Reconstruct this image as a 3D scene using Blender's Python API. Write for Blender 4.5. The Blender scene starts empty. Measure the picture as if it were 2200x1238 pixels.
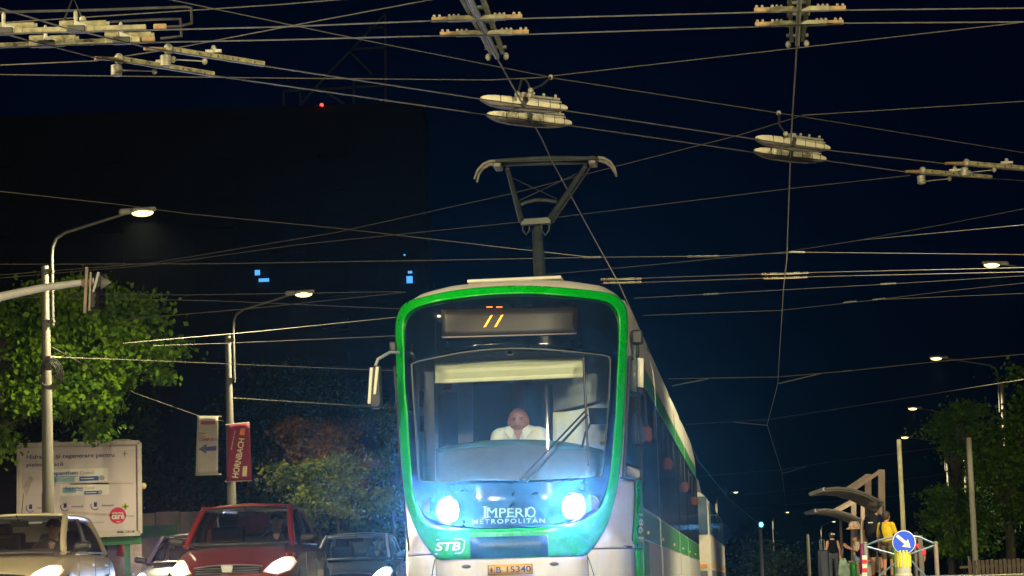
import bpy, bmesh, math, random
import numpy as np
from math import sin, cos, radians, pi, sqrt, atan2
from mathutils import Vector, Matrix
from mathutils.bvhtree import BVHTree

random.seed(11)
rng = np.random.default_rng(5)
scene = bpy.context.scene
COL = scene.collection

# ------------------------------------------------------------------ camera
FOCAL = 5500.0                       # in pixels of the 2200 px wide photograph (a 90 mm lens)
PITCH = math.atan(646 / FOCAL)
ROLL = radians(2.0)
EYE = Vector((0, 0, 0.3))
FWD = Vector((0, cos(PITCH), sin(PITCH)))
_u0 = Vector((0, -sin(PITCH), cos(PITCH)))
_r0 = Vector((1, 0, 0))
RIGHT = _r0 * cos(ROLL) - _u0 * sin(ROLL)
UP = _r0 * sin(ROLL) + _u0 * cos(ROLL)
cam_data = bpy.data.cameras.new('camera')
cam_data.sensor_width = 36
cam_data.lens = 36 * FOCAL / 2200
cam_data.clip_start = 0.1
cam_data.clip_end = 3000
cam = bpy.data.objects.new('camera', cam_data)
COL.objects.link(cam)
m3 = Matrix((RIGHT, UP, -FWD)).transposed()
cam.matrix_world = Matrix.Translation(EYE) @ m3.to_4x4()
scene.camera = cam

# ------------------------------------------------------------------ night sky
world = bpy.data.worlds.new('World')
scene.world = world
world.use_nodes = True
nt = world.node_tree
nt.nodes.clear()
sky = nt.nodes.new('ShaderNodeTexSky')
sky.sky_type = 'NISHITA'
sky.sun_disc = False
sky.sun_elevation = radians(3.0)
sky.sun_rotation = radians(180)
sky.ozone_density = 10.0
sky.dust_density = 0.0
bgn = nt.nodes.new('ShaderNodeBackground')
bgn.inputs['Strength'].default_value = 0.0023
wo = nt.nodes.new('ShaderNodeOutputWorld')
nt.links.new(sky.outputs[0], bgn.inputs[0])
nt.links.new(bgn.outputs[0], wo.inputs[0])

# ------------------------------------------------------------------ exposure and render
vs = scene.view_settings
vs.view_transform = 'Standard'
vs.look = 'None'
vs.exposure = 0.3
vs.gamma = 1.0
vs.use_curve_mapping = False
cy = scene.cycles
cy.use_denoising = True
cy.max_bounces = 6
cy.transparent_max_bounces = 12
cy.volume_bounces = 0
cy.sample_clamp_indirect = 4.0
cy.use_light_tree = True
cy.caustics_reflective = False
cy.caustics_refractive = False

LAMP_WATTS = 12000.0
LAMP_COLOUR = (1.0, 0.85, 0.48)
TRAM_BEAM = 10500.0
CAR_BEAM = 600.0
HAZE_DENSITY = 0.00008


def ray(x, y):
    return FWD + RIGHT * ((x - 1100) / FOCAL) + UP * ((619 - y) / FOCAL)


def ph(x, y, z):
    """the point of height z that the photograph shows at (x, y)"""
    d = ray(x, y)
    return EYE + d * ((z - EYE.z) / d.z)


def pd(x, y, Y):
    """the point at Y metres down the road that the photograph shows at (x, y)"""
    d = ray(x, y)
    return EYE + d * (Y / d.y)


def project(p):
    d = Vector(p) - EYE
    f = d.dot(FWD)
    return 1100 + FOCAL * d.dot(RIGHT) / f, 619 - FOCAL * d.dot(UP) / f


# ------------------------------------------------------------------ materials
MATS = {}


def mat(name, col, rough=0.5, metal=0.0, var=0.12, scale=6.0, bump=0.0, emit=None, estr=0.0,
        coat=0.0, spec=0.5, streak=False):
    if name in MATS:
        return MATS[name]
    m = bpy.data.materials.new(name)
    m.use_nodes = True
    t = m.node_tree
    b = t.nodes['Principled BSDF']
    b.inputs['Roughness'].default_value = rough
    b.inputs['Metallic'].default_value = metal
    b.inputs['Specular IOR Level'].default_value = spec
    b.inputs['Coat Weight'].default_value = coat
    b.inputs['Coat Roughness'].default_value = 0.06
    c = (col[0], col[1], col[2], 1)
    b.inputs['Base Color'].default_value = c
    if var > 0:
        tc = t.nodes.new('ShaderNodeTexCoord')
        nz = t.nodes.new('ShaderNodeTexNoise')
        nz.inputs['Scale'].default_value = scale
        nz.inputs['Detail'].default_value = 5
        nz.inputs['Roughness'].default_value = 0.65
        src = tc.outputs['Object']
        if streak:
            mp = t.nodes.new('ShaderNodeMapping')
            mp.inputs['Scale'].default_value = (1.0, 1.0, 0.12)
            t.links.new(src, mp.inputs[0])
            src = mp.outputs[0]
        t.links.new(src, nz.inputs['Vector'])
        mr = t.nodes.new('ShaderNodeMapRange')
        mr.inputs['From Min'].default_value = 0.28
        mr.inputs['From Max'].default_value = 0.72
        mr.inputs['To Min'].default_value = 1 - var * 1.6
        mr.inputs['To Max'].default_value = 1 + var
        t.links.new(nz.outputs[0], mr.inputs[0])
        mx = t.nodes.new('ShaderNodeVectorMath')
        mx.operation = 'SCALE'
        mx.inputs[0].default_value = col[:3]
        t.links.new(mr.outputs[0], mx.inputs['Scale'])
        t.links.new(mx.outputs[0], b.inputs['Base Color'])
        mr2 = t.nodes.new('ShaderNodeMapRange')
        mr2.inputs['To Min'].default_value = max(0.02, rough - 0.1)
        mr2.inputs['To Max'].default_value = min(1, rough + 0.12)
        t.links.new(nz.outputs[0], mr2.inputs[0])
        t.links.new(mr2.outputs[0], b.inputs['Roughness'])
        if bump > 0:
            bp = t.nodes.new('ShaderNodeBump')
            bp.inputs['Strength'].default_value = bump
            bp.inputs['Distance'].default_value = 0.02
            t.links.new(nz.outputs[0], bp.inputs['Height'])
            t.links.new(bp.outputs[0], b.inputs['Normal'])
    if emit:
        b.inputs['Emission Color'].default_value = (*emit, 1)
        b.inputs['Emission Strength'].default_value = estr
    MATS[name] = m
    return m


def glass(name, tint=(0.8, 0.88, 0.9), refl=0.06, opac=0.0, col=(0.01, 0.012, 0.015)):
    """clear pane: mostly transparent, a Fresnel mirror on top, optional dark tint"""
    if name in MATS:
        return MATS[name]
    m = bpy.data.materials.new(name)
    m.use_nodes = True
    t = m.node_tree
    t.nodes.clear()
    out = t.nodes.new('ShaderNodeOutputMaterial')
    tr = t.nodes.new('ShaderNodeBsdfTransparent')
    tr.inputs[0].default_value = (*tint, 1)
    gl = t.nodes.new('ShaderNodeBsdfGlossy')
    gl.inputs['Roughness'].default_value = 0.03
    lw = t.nodes.new('ShaderNodeFresnel')
    lw.inputs[0].default_value = 1.45
    nz = t.nodes.new('ShaderNodeTexNoise')
    nz.inputs['Scale'].default_value = 3.0
    nz.inputs['Detail'].default_value = 4.0
    df = t.nodes.new('ShaderNodeBsdfDiffuse')
    df.inputs[0].default_value = (*col, 1)
    mr = t.nodes.new('ShaderNodeMapRange')
    mr.inputs['To Min'].default_value = opac * 0.7
    mr.inputs['To Max'].default_value = opac * 1.3
    t.links.new(nz.outputs[0], mr.inputs[0])
    mx0 = t.nodes.new('ShaderNodeMixShader')
    t.links.new(mr.outputs[0], mx0.inputs[0])
    t.links.new(tr.outputs[0], mx0.inputs[1])
    t.links.new(df.outputs[0], mx0.inputs[2])
    mx = t.nodes.new('ShaderNodeMixShader')
    t.links.new(lw.outputs[0], mx.inputs[0])
    t.links.new(mx0.outputs[0], mx.inputs[1])
    t.links.new(gl.outputs[0], mx.inputs[2])
    t.links.new(mx.outputs[0], out.inputs[0])
    MATS[name] = m
    return m


# ------------------------------------------------------------------ mesh building
class B:
    def __init__(s):
        s.v = []
        s.f = []

    def add(s, v, f):
        o = len(s.v)
        s.v += [Vector(p) for p in v]
        s.f += [tuple(i + o for i in q) for q in f]
        return s

    def box(s, c, d, R=None):
        c = Vector(c)
        v = []
        for dx in (-.5, .5):
            for dy in (-.5, .5):
                for dz in (-.5, .5):
                    p = Vector((dx * d[0], dy * d[1], dz * d[2]))
                    v.append(c + (R @ p if R is not None else p))
        return s.add(v, [(0, 1, 3, 2), (4, 6, 7, 5), (0, 4, 5, 1), (2, 3, 7, 6), (0, 2, 6, 4), (1, 5, 7, 3)])

    def beam(s, p, q, w, h, up=(0, 0, 1), w2=None, h2=None):
        p, q = Vector(p), Vector(q)
        a = (q - p).normalized()
        x = a.cross(Vector(up))
        if x.length < 1e-4:
            x = a.cross(Vector((1, 0, 0)))
        x.normalize()
        z = x.cross(a)
        w2 = w if w2 is None else w2
        h2 = h if h2 is None else h2
        v = []
        for P, W, H in ((p, w, h), (q, w2, h2)):
            for sx, sz in ((-1, -1), (1, -1), (1, 1), (-1, 1)):
                v.append(P + x * sx * W / 2 + z * sz * H / 2)
        return s.add(v, [(0, 1, 2, 3), (7, 6, 5, 4), (0, 4, 5, 1), (1, 5, 6, 2), (2, 6, 7, 3), (3, 7, 4, 0)])

    def tube(s, pts, r, n=8, caps=True):
        pts = [Vector(p) for p in pts]
        k = len(pts)
        rs = [r] * k if not hasattr(r, '__len__') else list(r)
        o = len(s.v)
        nrm = None
        for i, p in enumerate(pts):
            t = (pts[min(i + 1, k - 1)] - pts[max(i - 1, 0)]).normalized()
            if nrm is None:
                nrm = t.cross(Vector((0, 0, 1)))
                if nrm.length < 1e-3:
                    nrm = t.cross(Vector((1, 0, 0)))
                nrm.normalize()
            else:
                nrm = (nrm - t * nrm.dot(t)).normalized()
            b = t.cross(nrm)
            for j in range(n):
                a = 2 * pi * j / n
                s.v.append(p + (nrm * cos(a) + b * sin(a)) * rs[i])
        for i in range(k - 1):
            for j in range(n):
                j2 = (j + 1) % n
                s.f.append((o + i * n + j, o + i * n + j2, o + (i + 1) * n + j2, o + (i + 1) * n + j))
        if caps:
            s.f.append(tuple(o + j for j in range(n))[::-1])
            s.f.append(tuple(o + (k - 1) * n + j for j in range(n)))
        return s

    def lathe(s, prof, c=(0, 0, 0), n=16, axis=(0, 0, 1)):
        """prof: (radius, height along axis)"""
        a = Vector(axis).normalized()
        x = a.cross(Vector((0, 1, 0)) if abs(a.y) < .9 else Vector((1, 0, 0))).normalized()
        y = a.cross(x)
        c = Vector(c)
        o = len(s.v)
        for r, h in prof:
            for j in range(n):
                t = 2 * pi * j / n
                s.v.append(c + a * h + (x * cos(t) + y * sin(t)) * r)
        for i in range(len(prof) - 1):
            for j in range(n):
                j2 = (j + 1) % n
                s.f.append((o + i * n + j, o + i * n + j2, o + (i + 1) * n + j2, o + (i + 1) * n + j))
        s.f.append(tuple(o + j for j in range(n))[::-1])
        s.f.append(tuple(o + (len(prof) - 1) * n + j for j in range(n)))
        return s

    def ell(s, c, r, n=12, m=8, R=None):
        c = Vector(c)
        v, f = [], []
        for i in range(m + 1):
            ph_ = pi * i / m
            for j in range(n):
                t = 2 * pi * j / n
                p = Vector((r[0] * sin(ph_) * cos(t), r[1] * sin(ph_) * sin(t), r[2] * cos(ph_)))
                v.append(c + (R @ p if R is not None else p))
        for i in range(m):
            for j in range(n):
                j2 = (j + 1) % n
                f.append((i * n + j, (i + 1) * n + j, (i + 1) * n + j2, i * n + j2))
        return s.add(v, f)

    def grid(s, fn, nu, nv, closed=False):
        v = [fn(i / nu, j / nv) for i in range(nu + (0 if closed else 1)) for j in range(nv + 1)]
        f = []
        k = nu if closed else nu + 1
        for i in range(nu):
            i2 = (i + 1) % k
            for j in range(nv):
                a, b = i * (nv + 1), i2 * (nv + 1)
                f.append((a + j, b + j, b + j + 1, a + j + 1))
        return s.add(v, f)

    def prism(s, poly, o, ux, uy, depth):
        """outline poly (2D) in the plane o + ux,uy pushed by depth along ux x uy"""
        o, ux, uy = Vector(o), Vector(ux), Vector(uy)
        n = ux.cross(uy).normalized() * depth
        k = len(poly)
        A = [o + ux * p[0] + uy * p[1] for p in poly]
        v = A + [p + n for p in A]
        f = [tuple(range(k))[::-1], tuple(range(k, 2 * k))]
        f += [(i, (i + 1) % k, k + (i + 1) % k, k + i) for i in range(k)]
        return s.add(v, f)

    def mesh(s, name, smooth=35):
        me = bpy.data.meshes.new(name)
        me.from_pydata([tuple(p) for p in s.v], [], s.f)
        me.update()
        if smooth:
            me.shade_smooth()
            me.set_sharp_from_angle(angle=radians(smooth))
        return me

    def build(s, name, m, parent=None, smooth=35, bevel=0.0, world=False, label=None, fix=True, solid=0.0, sub=0):
        if world and parent is not None:
            inv = wmat(parent).inverted()
            s.v = [inv @ p for p in s.v]
        loc = Vector((0, 0, 0))
        if parent is None:
            xs = np.array([tuple(p) for p in s.v])
            loc = Vector(((xs[:, 0].min() + xs[:, 0].max()) / 2, (xs[:, 1].min() + xs[:, 1].max()) / 2, xs[:, 2].min()))
            s.v = [p - loc for p in s.v]
        me = s.mesh(name, smooth)
        if fix:
            bm = bmesh.new()
            bm.from_mesh(me)
            bmesh.ops.recalc_face_normals(bm, faces=bm.faces)
            bm.to_mesh(me)
            bm.free()
        me.materials.append(m)
        o = bpy.data.objects.new(name, me)
        o.location = loc
        COL.objects.link(o)
        if parent is not None:
            o.parent = parent
        if sub:
            md = o.modifiers.new('sub', 'SUBSURF')
            md.levels = md.render_levels = sub
        if solid:
            md = o.modifiers.new('solid', 'SOLIDIFY')
            md.thickness = solid
            md.offset = 0
        if bevel:
            md = o.modifiers.new('bevel', 'BEVEL')
            md.width = bevel
            md.segments = 2
            md.limit_method = 'ANGLE'
        if label:
            o['label'] = label
        return o


def wmat(o):
    M = Matrix.LocRotScale(o.location, o.rotation_euler, o.scale)
    return wmat(o.parent) @ M if o.parent else M


def tag(o, label, cat=None, group=None, kind=None):
    if label:
        o['label'] = label
    if cat:
        o['category'] = cat
    if group:
        o['group'] = group
    if kind:
        o['kind'] = kind
    return o


def thing(name, label, cat, loc=(0, 0, 0), rz=0.0, group=None):
    o = bpy.data.objects.new(name, None)
    o.location = loc
    o.rotation_euler = (0, 0, rz)
    o.empty_display_size = 0.2
    COL.objects.link(o)
    return tag(o, label, cat, group)


def link_copy(o, parent=None):
    c = o.copy()
    COL.objects.link(c)
    c.parent = parent
    for ch in list(o.children):
        link_copy(ch, c)
    return c


FONT_CACHE = {}


def text_mesh(txt, bold=0.0, shear=0.0, space=1.0):
    """flat outline of a word: list of (x, y) in em units with baseline at 0, triangles, width"""
    key = (txt, bold, shear, space)
    if key in FONT_CACHE:
        return FONT_CACHE[key]
    cu = bpy.data.curves.new('lettering', 'FONT')
    cu.body = txt
    cu.offset = bold
    cu.shear = shear
    cu.space_character = space
    cu.resolution_u = 3
    ob = bpy.data.objects.new('lettering', cu)
    COL.objects.link(ob)
    dg = bpy.context.evaluated_depsgraph_get()
    me = ob.evaluated_get(dg).to_mesh()
    v = [(p.co.x, p.co.y) for p in me.vertices]
    f = [tuple(q.vertices) for q in me.polygons]
    ob.evaluated_get(dg).to_mesh_clear()
    bpy.data.objects.remove(ob)
    bpy.data.curves.remove(cu)
    xs = [p[0] for p in v] or [0]
    ys = [p[1] for p in v] or [0]
    r = (v, f, min(xs), max(xs), min(ys), max(ys))
    FONT_CACHE[key] = r
    return r


def text_into(b, txt, fn, x0, x1, y0, y1, bold=0.0, shear=0.0, space=1.0):
    """write txt so that it fills the rectangle x0..x1, y0..y1 of the mapping fn(x, y) -> point"""
    v, f, a, c, d, e = text_mesh(txt, bold, shear, space)
    if not v:
        return
    pts = [fn(x0 + (p[0] - a) / (c - a) * (x1 - x0), y0 + (p[1] - d) / (e - d) * (y1 - y0)) for p in v]
    b.add(pts, f)


# ------------------------------------------------------------------ smooth bodies (signed distance -> mesh)
def cone(a, b, ra, rb=None):
    return ('c', np.array(a, float), np.array(b, float), ra, ra if rb is None else rb)


def ball(c, r):
    r = np.array(r if hasattr(r, '__len__') else (r, r, r), float)
    return ('e', np.array(c, float), r)


def blob(prims, h=0.014, k=0.03, pad=0.03, cut=None):
    los, his = [], []
    for p in prims:
        if p[0] == 'c':
            R = max(p[3], p[4])
            los.append(np.minimum(p[1], p[2]) - R)
            his.append(np.maximum(p[1], p[2]) + R)
        else:
            los.append(p[1] - p[2])
            his.append(p[1] + p[2])
    lo = np.min(los, 0) - pad
    hi = np.max(his, 0) + pad
    n = np.ceil((hi - lo) / h).astype(int) + 2
    X = lo[0] + h * np.arange(n[0])[:, None, None]
    Y = lo[1] + h * np.arange(n[1])[None, :, None]
    Z = lo[2] + h * np.arange(n[2])[None, None, :]
    D = None
    for p in prims:
        if p[0] == 'c':
            a, b = p[1], p[2]
            ab = b - a
            L = max(ab.dot(ab), 1e-9)
            t = np.clip(((X - a[0]) * ab[0] + (Y - a[1]) * ab[1] + (Z - a[2]) * ab[2]) / L, 0, 1)
            d = np.sqrt((X - a[0] - t * ab[0]) ** 2 + (Y - a[1] - t * ab[1]) ** 2 + (Z - a[2] - t * ab[2]) ** 2)
            d = d - (p[3] + (p[4] - p[3]) * t)
        else:
            c, r = p[1], p[2]
            q = np.sqrt(((X - c[0]) / r[0]) ** 2 + ((Y - c[1]) / r[1]) ** 2 + ((Z - c[2]) / r[2]) ** 2)
            d = (q - 1) * r.min()
        if D is None:
            D = d
        else:
            hh = np.clip(0.5 + 0.5 * (D - d) / k, 0, 1)
            D = D * (1 - hh) + d * hh - k * hh * (1 - hh)
    if cut is not None:
        D = np.maximum(D, cut(X, Y, Z))
    S = D < 0
    sh = np.array(D.shape) - 1
    acc = np.zeros((*sh, 3))
    cnt = np.zeros(sh)
    sl = lambda o: tuple(slice(o[i], o[i] + sh[i]) for i in range(3))
    corners = [(i, j, l) for i in (0, 1) for j in (0, 1) for l in (0, 1)]
    for a in corners:
        for ax in range(3):
            if a[ax] == 0:
                b = list(a)
                b[ax] = 1
                va, vb = D[sl(a)], D[sl(b)]
                cr = (va < 0) != (vb < 0)
                t = np.where(cr, va / np.where(cr, va - vb, 1), 0)
                for q in range(3):
                    acc[..., q] += np.where(cr, a[q] + (t if q == ax else 0), 0)
                cnt += cr
    act = cnt > 0
    idx = -np.ones(sh, int)
    idx[act] = np.arange(act.sum())
    cells = np.argwhere(act)
    V = lo + h * (cells + acc[act] / cnt[act][:, None])
    F = []
    for ax in range(3):
        o1, o2 = [(1, 2), (2, 0), (0, 1)][ax]
        e = np.zeros(3, int)
        e[ax] = 1
        A = S[tuple(slice(0, -1) if i == ax else slice(None) for i in range(3))]
        Bq = S[tuple(slice(1, None) if i == ax else slice(None) for i in range(3))]
        ch = np.argwhere(A != Bq)
        ok = (ch[:, o1] >= 1) & (ch[:, o2] >= 1) & (ch[:, o1] < sh[o1]) & (ch[:, o2] < sh[o2])
        ch = ch[ok]
        fl = A[tuple(ch.T)]
        d1 = np.zeros(3, int)
        d1[o1] = 1
        d2 = np.zeros(3, int)
        d2[o2] = 1
        q = np.stack([idx[tuple((ch - d1 - d2).T)], idx[tuple((ch - d2).T)], idx[tuple(ch.T)], idx[tuple((ch - d1).T)]], 1)
        q[~fl] = q[~fl][:, ::-1]
        F.append(q)
    F = np.concatenate(F)
    b = B()
    b.v = [Vector(p) for p in V]
    b.f = [tuple(int(i) for i in q) for q in F if min(q) >= 0]
    return b


# ================================================================== THE SETTING
TRACK = radians(5.1)                     # the tram track runs this much to the right of the view
ROAD = radians(6.6)
TRAM_O = pd(1095, 1222, 24.8)
TRAM_O.z = 0.0
TM = Matrix.Translation(TRAM_O) @ Matrix.Rotation(-TRACK, 4, 'Z')
TMI = TM.inverted()


def tw(x, y, z):
    """track coordinates (x to the side, y along the track from the tram's nose) to the place"""
    return TM @ Vector((x, y, z))


asphalt = mat('asphalt', (0.045, 0.045, 0.047), 0.75, var=0.3, scale=9, bump=0.4)
asphalt2 = mat('worn_asphalt', (0.06, 0.059, 0.058), 0.7, var=0.3, scale=3, bump=0.4)
concrete = mat('concrete', (0.30, 0.29, 0.27), 0.85, var=0.2, scale=4, bump=0.3)
kerbstone = mat('kerb_stone', (0.33, 0.32, 0.30), 0.8, var=0.2, scale=3, bump=0.3)
steel = mat('rail_steel', (0.35, 0.34, 0.33), 0.35, metal=0.9, var=0.2)
paint_w = mat('road_paint', (0.7, 0.7, 0.68), 0.6, var=0.25, scale=12)
soil = mat('soil', (0.05, 0.045, 0.03), 0.95, var=0.4, scale=2, bump=0.5)

g = B().add([(-900, -300, -0.012), (900, -300, -0.012), (900, 1500, -0.012), (-900, 1500, -0.012)], [(0, 1, 2, 3)])
tag(g.build('ground', soil, smooth=0), 'dark open ground around the street', kind='structure')


def strip(name, m, x0, x1, y0, y1, z, label, step=0.0):
    b = B()
    if step:
        b.add([tw(x0, y0, z - step), tw(x1, y0, z - step), tw(x1, y1, z - step), tw(x0, y1, z - step),
               tw(x0, y0, z), tw(x1, y0, z), tw(x1, y1, z), tw(x0, y1, z)],
              [(0, 3, 2, 1), (4, 5, 6, 7), (0, 1, 5, 4), (1, 2, 6, 5), (2, 3, 7, 6), (3, 0, 4, 7)])
    else:
        b.add([tw(x0, y0, z), tw(x1, y0, z), tw(x1, y1, z), tw(x0, y1, z)], [(0, 1, 2, 3)])
    return tag(b.build(name, m, smooth=0), label, kind='structure')


strip('road', asphalt, -14.0, -1.75, -70, 420, -0.004, 'asphalt carriageway with cars beside the tram track')
strip('road', asphalt, 9.6, 19.0, -70, 420, -0.004, 'asphalt carriageway beyond the tram stop')
strip('crossing_road', asphalt2, -60, 60, -30, 7, 0.0, 'asphalt of the junction in front of the tram')
strip('track_bed', concrete, -1.75, 4.75, 7.02, 420, 0.004, 'concrete bed of the two tram tracks')
strip('pavement', concrete, -22.0, -14.16, -70, 420, 0.12, 'concrete pavement below the billboard', step=0.13)
strip('pavement', concrete, 19.16, 27, -70, 420, 0.12, 'concrete pavement below the trees across the stop', step=0.13)
strip('kerb', kerbstone, -14.155, -14.0, -70, 420, 0.125, 'stone kerb along the pavement by the billboard', step=0.135)
strip('kerb', kerbstone, 19.0, 19.155, -70, 420, 0.125, 'stone kerb along the pavement by the trees', step=0.135)
plat = strip('platform', concrete, 5.0, 8.6, 18, 110, 0.25, 'raised concrete platform of the tram stop', step=0.26)
b = B()
for i in range(92):
    b.box((0, i * 1.0, 0), (0.14, 0.985, 0.27))
kb = b
inv = TMI
bb = B()
for p in kb.v:
    bb.v.append(tw(4.92 + p.x, 18.5 + p.y, 0.125 + p.z))
bb.f = kb.f
tag(bb.build('platform_edge', kerbstone, smooth=0), 'pale stone edge of the tram platform', kind='structure')
for cx in (0.0, 3.05):
    for s in (-1, 1):
        x = cx + s * 0.72
        b = B()
        b.box((0, 0, 0), (0.07, 1, 0.02))
        for p in b.v:
            q = tw(x + p.x, 170 + p.y * 480, 0.012 + p.z)
            p.x, p.y, p.z = q
        o = b.build('rail', steel, smooth=0)
        tag(o, 'steel rail set in the concrete track bed', kind='structure')
for k in range(40):
    for x in (-5.0, -8.4):
        b = B().add([tw(x - .06, 8 + k * 9, 0.0), tw(x + .06, 8 + k * 9, 0.0), tw(x + .06, 11 + k * 9, 0.0), tw(x - .06, 11 + k * 9, 0.0)], [(0, 1, 2, 3)])
        if k < 12:
            tag(b.build('lane_marking', paint_w, smooth=0), 'white dashed lane line painted on the road', kind='structure')

# ================================================================== THE TRAM
white = mat('tram_white', (0.72, 0.69, 0.63), 0.34, var=0.09, scale=5, streak=True, coat=0.35)
green = mat('tram_green', (0.0, 0.36, 0.002), 0.28, var=0.06, scale=2.0, coat=0.5)
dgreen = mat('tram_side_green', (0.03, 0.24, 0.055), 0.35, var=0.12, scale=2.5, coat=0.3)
blackgl = mat('black_glass', (0.004, 0.008, 0.016), 0.04, var=0.1, spec=0.3)
black = mat('black_plastic', (0.012, 0.012, 0.014), 0.5, var=0.2)
rubber = mat('black_rubber', (0.012, 0.012, 0.012), 0.75, var=0.2)
wind = glass('windscreen_glass', (0.86, 0.93, 0.95), opac=0.03, col=(0.25, 0.32, 0.4))
sidegl = mat('dark_side_glass', (0.010, 0.016, 0.022), 0.12, var=0.2, scale=2, coat=0.3)
greyp = mat('grey_skirt', (0.40, 0.40, 0.40), 0.45, var=0.15, scale=2.5, streak=True)
chrome = mat('grey_metal', (0.45, 0.45, 0.44), 0.35, metal=0.8, var=0.1)
lilac = mat('cab_lining', (0.36, 0.37, 0.41), 0.6, var=0.08)
cream = mat('sun_blind', (0.72, 0.68, 0.48), 0.8, var=0.06, scale=3)
dashm = mat('dash_cover', (0.05, 0.13, 0.13), 0.7, var=0.1)
dashg = mat('dash_top', (0.13, 0.155, 0.165), 0.7, var=0.1)
silver = mat('lettering_silver', (0.28, 0.31, 0.33), 0.4, metal=0.3, var=0.15)
yellow = mat('plate_yellow', (0.75, 0.42, 0.02), 0.4, var=0.08)
ink = mat('plate_ink', (0.02, 0.02, 0.03), 0.5, var=0.1)
redst = mat('red_sticker', (0.45, 0.02, 0.04), 0.5, var=0.1)
orangest = mat('orange_sticker', (0.10, 0.022, 0.012), 0.5, var=0.15, spec=0.2)
sealm = mat('window_seal', (0.05, 0.04, 0.05), 0.7, var=0.2)

tram = thing('tram', 'green and white articulated tram with glowing headlights and raised pantograph', 'tram',
             TRAM_O, -TRACK)
HEAD_L = (0.75, 0.9, 1.0)


def plan(x):
    x = abs(x)
    P = [(0, 0), (.3, .013), (.55, .082), (.75, .21), (.9, .36), (1.0, .495), (1.066, .6), (1.12, .9), (1.16, 1.3), (1.2, 1.9), (1.3, 3.2)]
    for (a, ya), (c, yc) in zip(P, P[1:]):
        if x <= c:
            t = (x - a) / (c - a)
            return ya + (yc - ya) * t
    return 3.2


def fy(x, z):
    x = abs(x)
    y = 0.6 * (x / 1.066) ** 3
    y += 0.14 * max(0, z - 1.15) + 0.30 * max(0, 0.75 - z) ** 1.5
    if z > 2.95:
        y += 1.6 * (z - 2.95) ** 2
    return y


EYE_L = TMI @ EYE
R3 = TMI.to_3x3()


def front(px, py, off=0.0):
    """the point of the tram's nose shown at a photograph pixel, in tram coordinates"""
    d = R3 @ ray(px, py)
    t = (0.3 - EYE_L.y) / d.y
    for _ in range(12):
        p = EYE_L + d * t
        t = (fy(p.x, p.z) - EYE_L.y) / d.y
    p = EYE_L + d * t
    p.y -= off
    return p


def inside(px, py, yl):
    d = R3 @ ray(px, py)
    return EYE_L + d * ((yl - EYE_L.y) / d.y)


def catmull(pts, k=6):
    n = len(pts)
    out = []
    for i in range(n):
        p0, p1, p2, p3 = [np.array(pts[(i + j - 1) % n], float) for j in range(4)]
        for q in range(k):
            t = q / k
            out.append(.5 * (2 * p1 + (p2 - p0) * t + (2 * p0 - 5 * p1 + 4 * p2 - p3) * t * t + (3 * p1 - p0 - 3 * p2 + p3) * t ** 3))
    return out


def polar(loop, c, n):
    """resample a star-shaped loop at n equal angles about c"""
    L = [np.array(p, float) - c for p in loop]
    ang = np.array([math.atan2(p[1], p[0]) for p in L])
    out = []
    k = len(L)
    for i in range(n):
        a = -pi + 2 * pi * (i + .5) / n
        dv = np.array([cos(a), sin(a)])
        best = None
        for j in range(k):
            p, q = L[j], L[(j + 1) % k]
            e = q - p
            den = dv[0] * e[1] - dv[1] * e[0]
            if abs(den) < 1e-9:
                continue
            t = (p[0] * e[1] - p[1] * e[0]) / den
            u = (p[0] * dv[1] - p[1] * dv[0]) / den
            if t > 0 and -1e-6 <= u <= 1 + 1e-6 and (best is None or t > best):
                best = t
        out.append(c + dv * best)
    return out


G0 = [(1081, 616.6), (1155, 616.6), (1228, 621.5), (1297, 629), (1321, 636), (1336, 648), (1345, 665), (1347.5, 690), (1347, 720), (1344.5, 780),
      (1342, 840), (1339, 885), (1335, 967), (1326, 1042), (1317, 1084), (1304, 1127), (1284, 1163), (1268, 1183), (1256, 1193), (1240, 1194.5), (1180, 1196),
      (1095, 1198.5), (1010, 1200.5), (960, 1202), (940, 1201.5), (922, 1181), (902, 1152), (885, 1118), (875, 1086), (870, 1055), (866, 1015), (862, 965), (859, 915),
      (856, 850), (853, 770), (852, 710), (853.5, 688), (860, 668), (870, 655), (884, 647), (905, 641), (948, 631), (1007, 622)]
G1 = [(1093, 632), (1155, 632), (1228, 637.7), (1289, 645.5), (1313, 654), (1326, 670), (1330.5, 694), (1329, 752), (1326, 807), (1322.5, 889), (1320, 915),
      (1314.7, 981), (1309, 1030), (1299, 1068), (1287, 1094), (1265, 1111), (1232, 1125), (1177, 1132), (1100, 1135.5), (1030, 1137), (962, 1134), (925, 1126), (905, 1111), (894, 1084),
      (887, 1053), (883, 996), (878.6, 938), (875.7, 880), (871, 834), (868.5, 752), (867, 700), (872, 681), (884.5, 667.6), (909, 656.6), (958, 645.5), (1032, 636)]
WS = [(1098, 747.5), (1185, 750.5), (1260, 758), (1303, 763), (1311, 768), (1312.5, 780), (1312, 815), (1307, 890), (1302, 953), (1295, 1015), (1291, 1023), (1282, 1025),
      (1185, 1030.5), (1085, 1032), (990, 1034), (910, 1035.5), (901, 1033), (898, 1018), (892.6, 940), (886, 840), (883.5, 792), (887, 779), (935, 767.5), (1010, 754)]
CTR = np.array((1098.0, 905.0))
NN = 200
g0 = polar(catmull(G0), CTR, NN)
g1 = polar(catmull(G1), CTR, NN)
ws = polar(catmull(WS, 4), CTR, NN)


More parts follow.
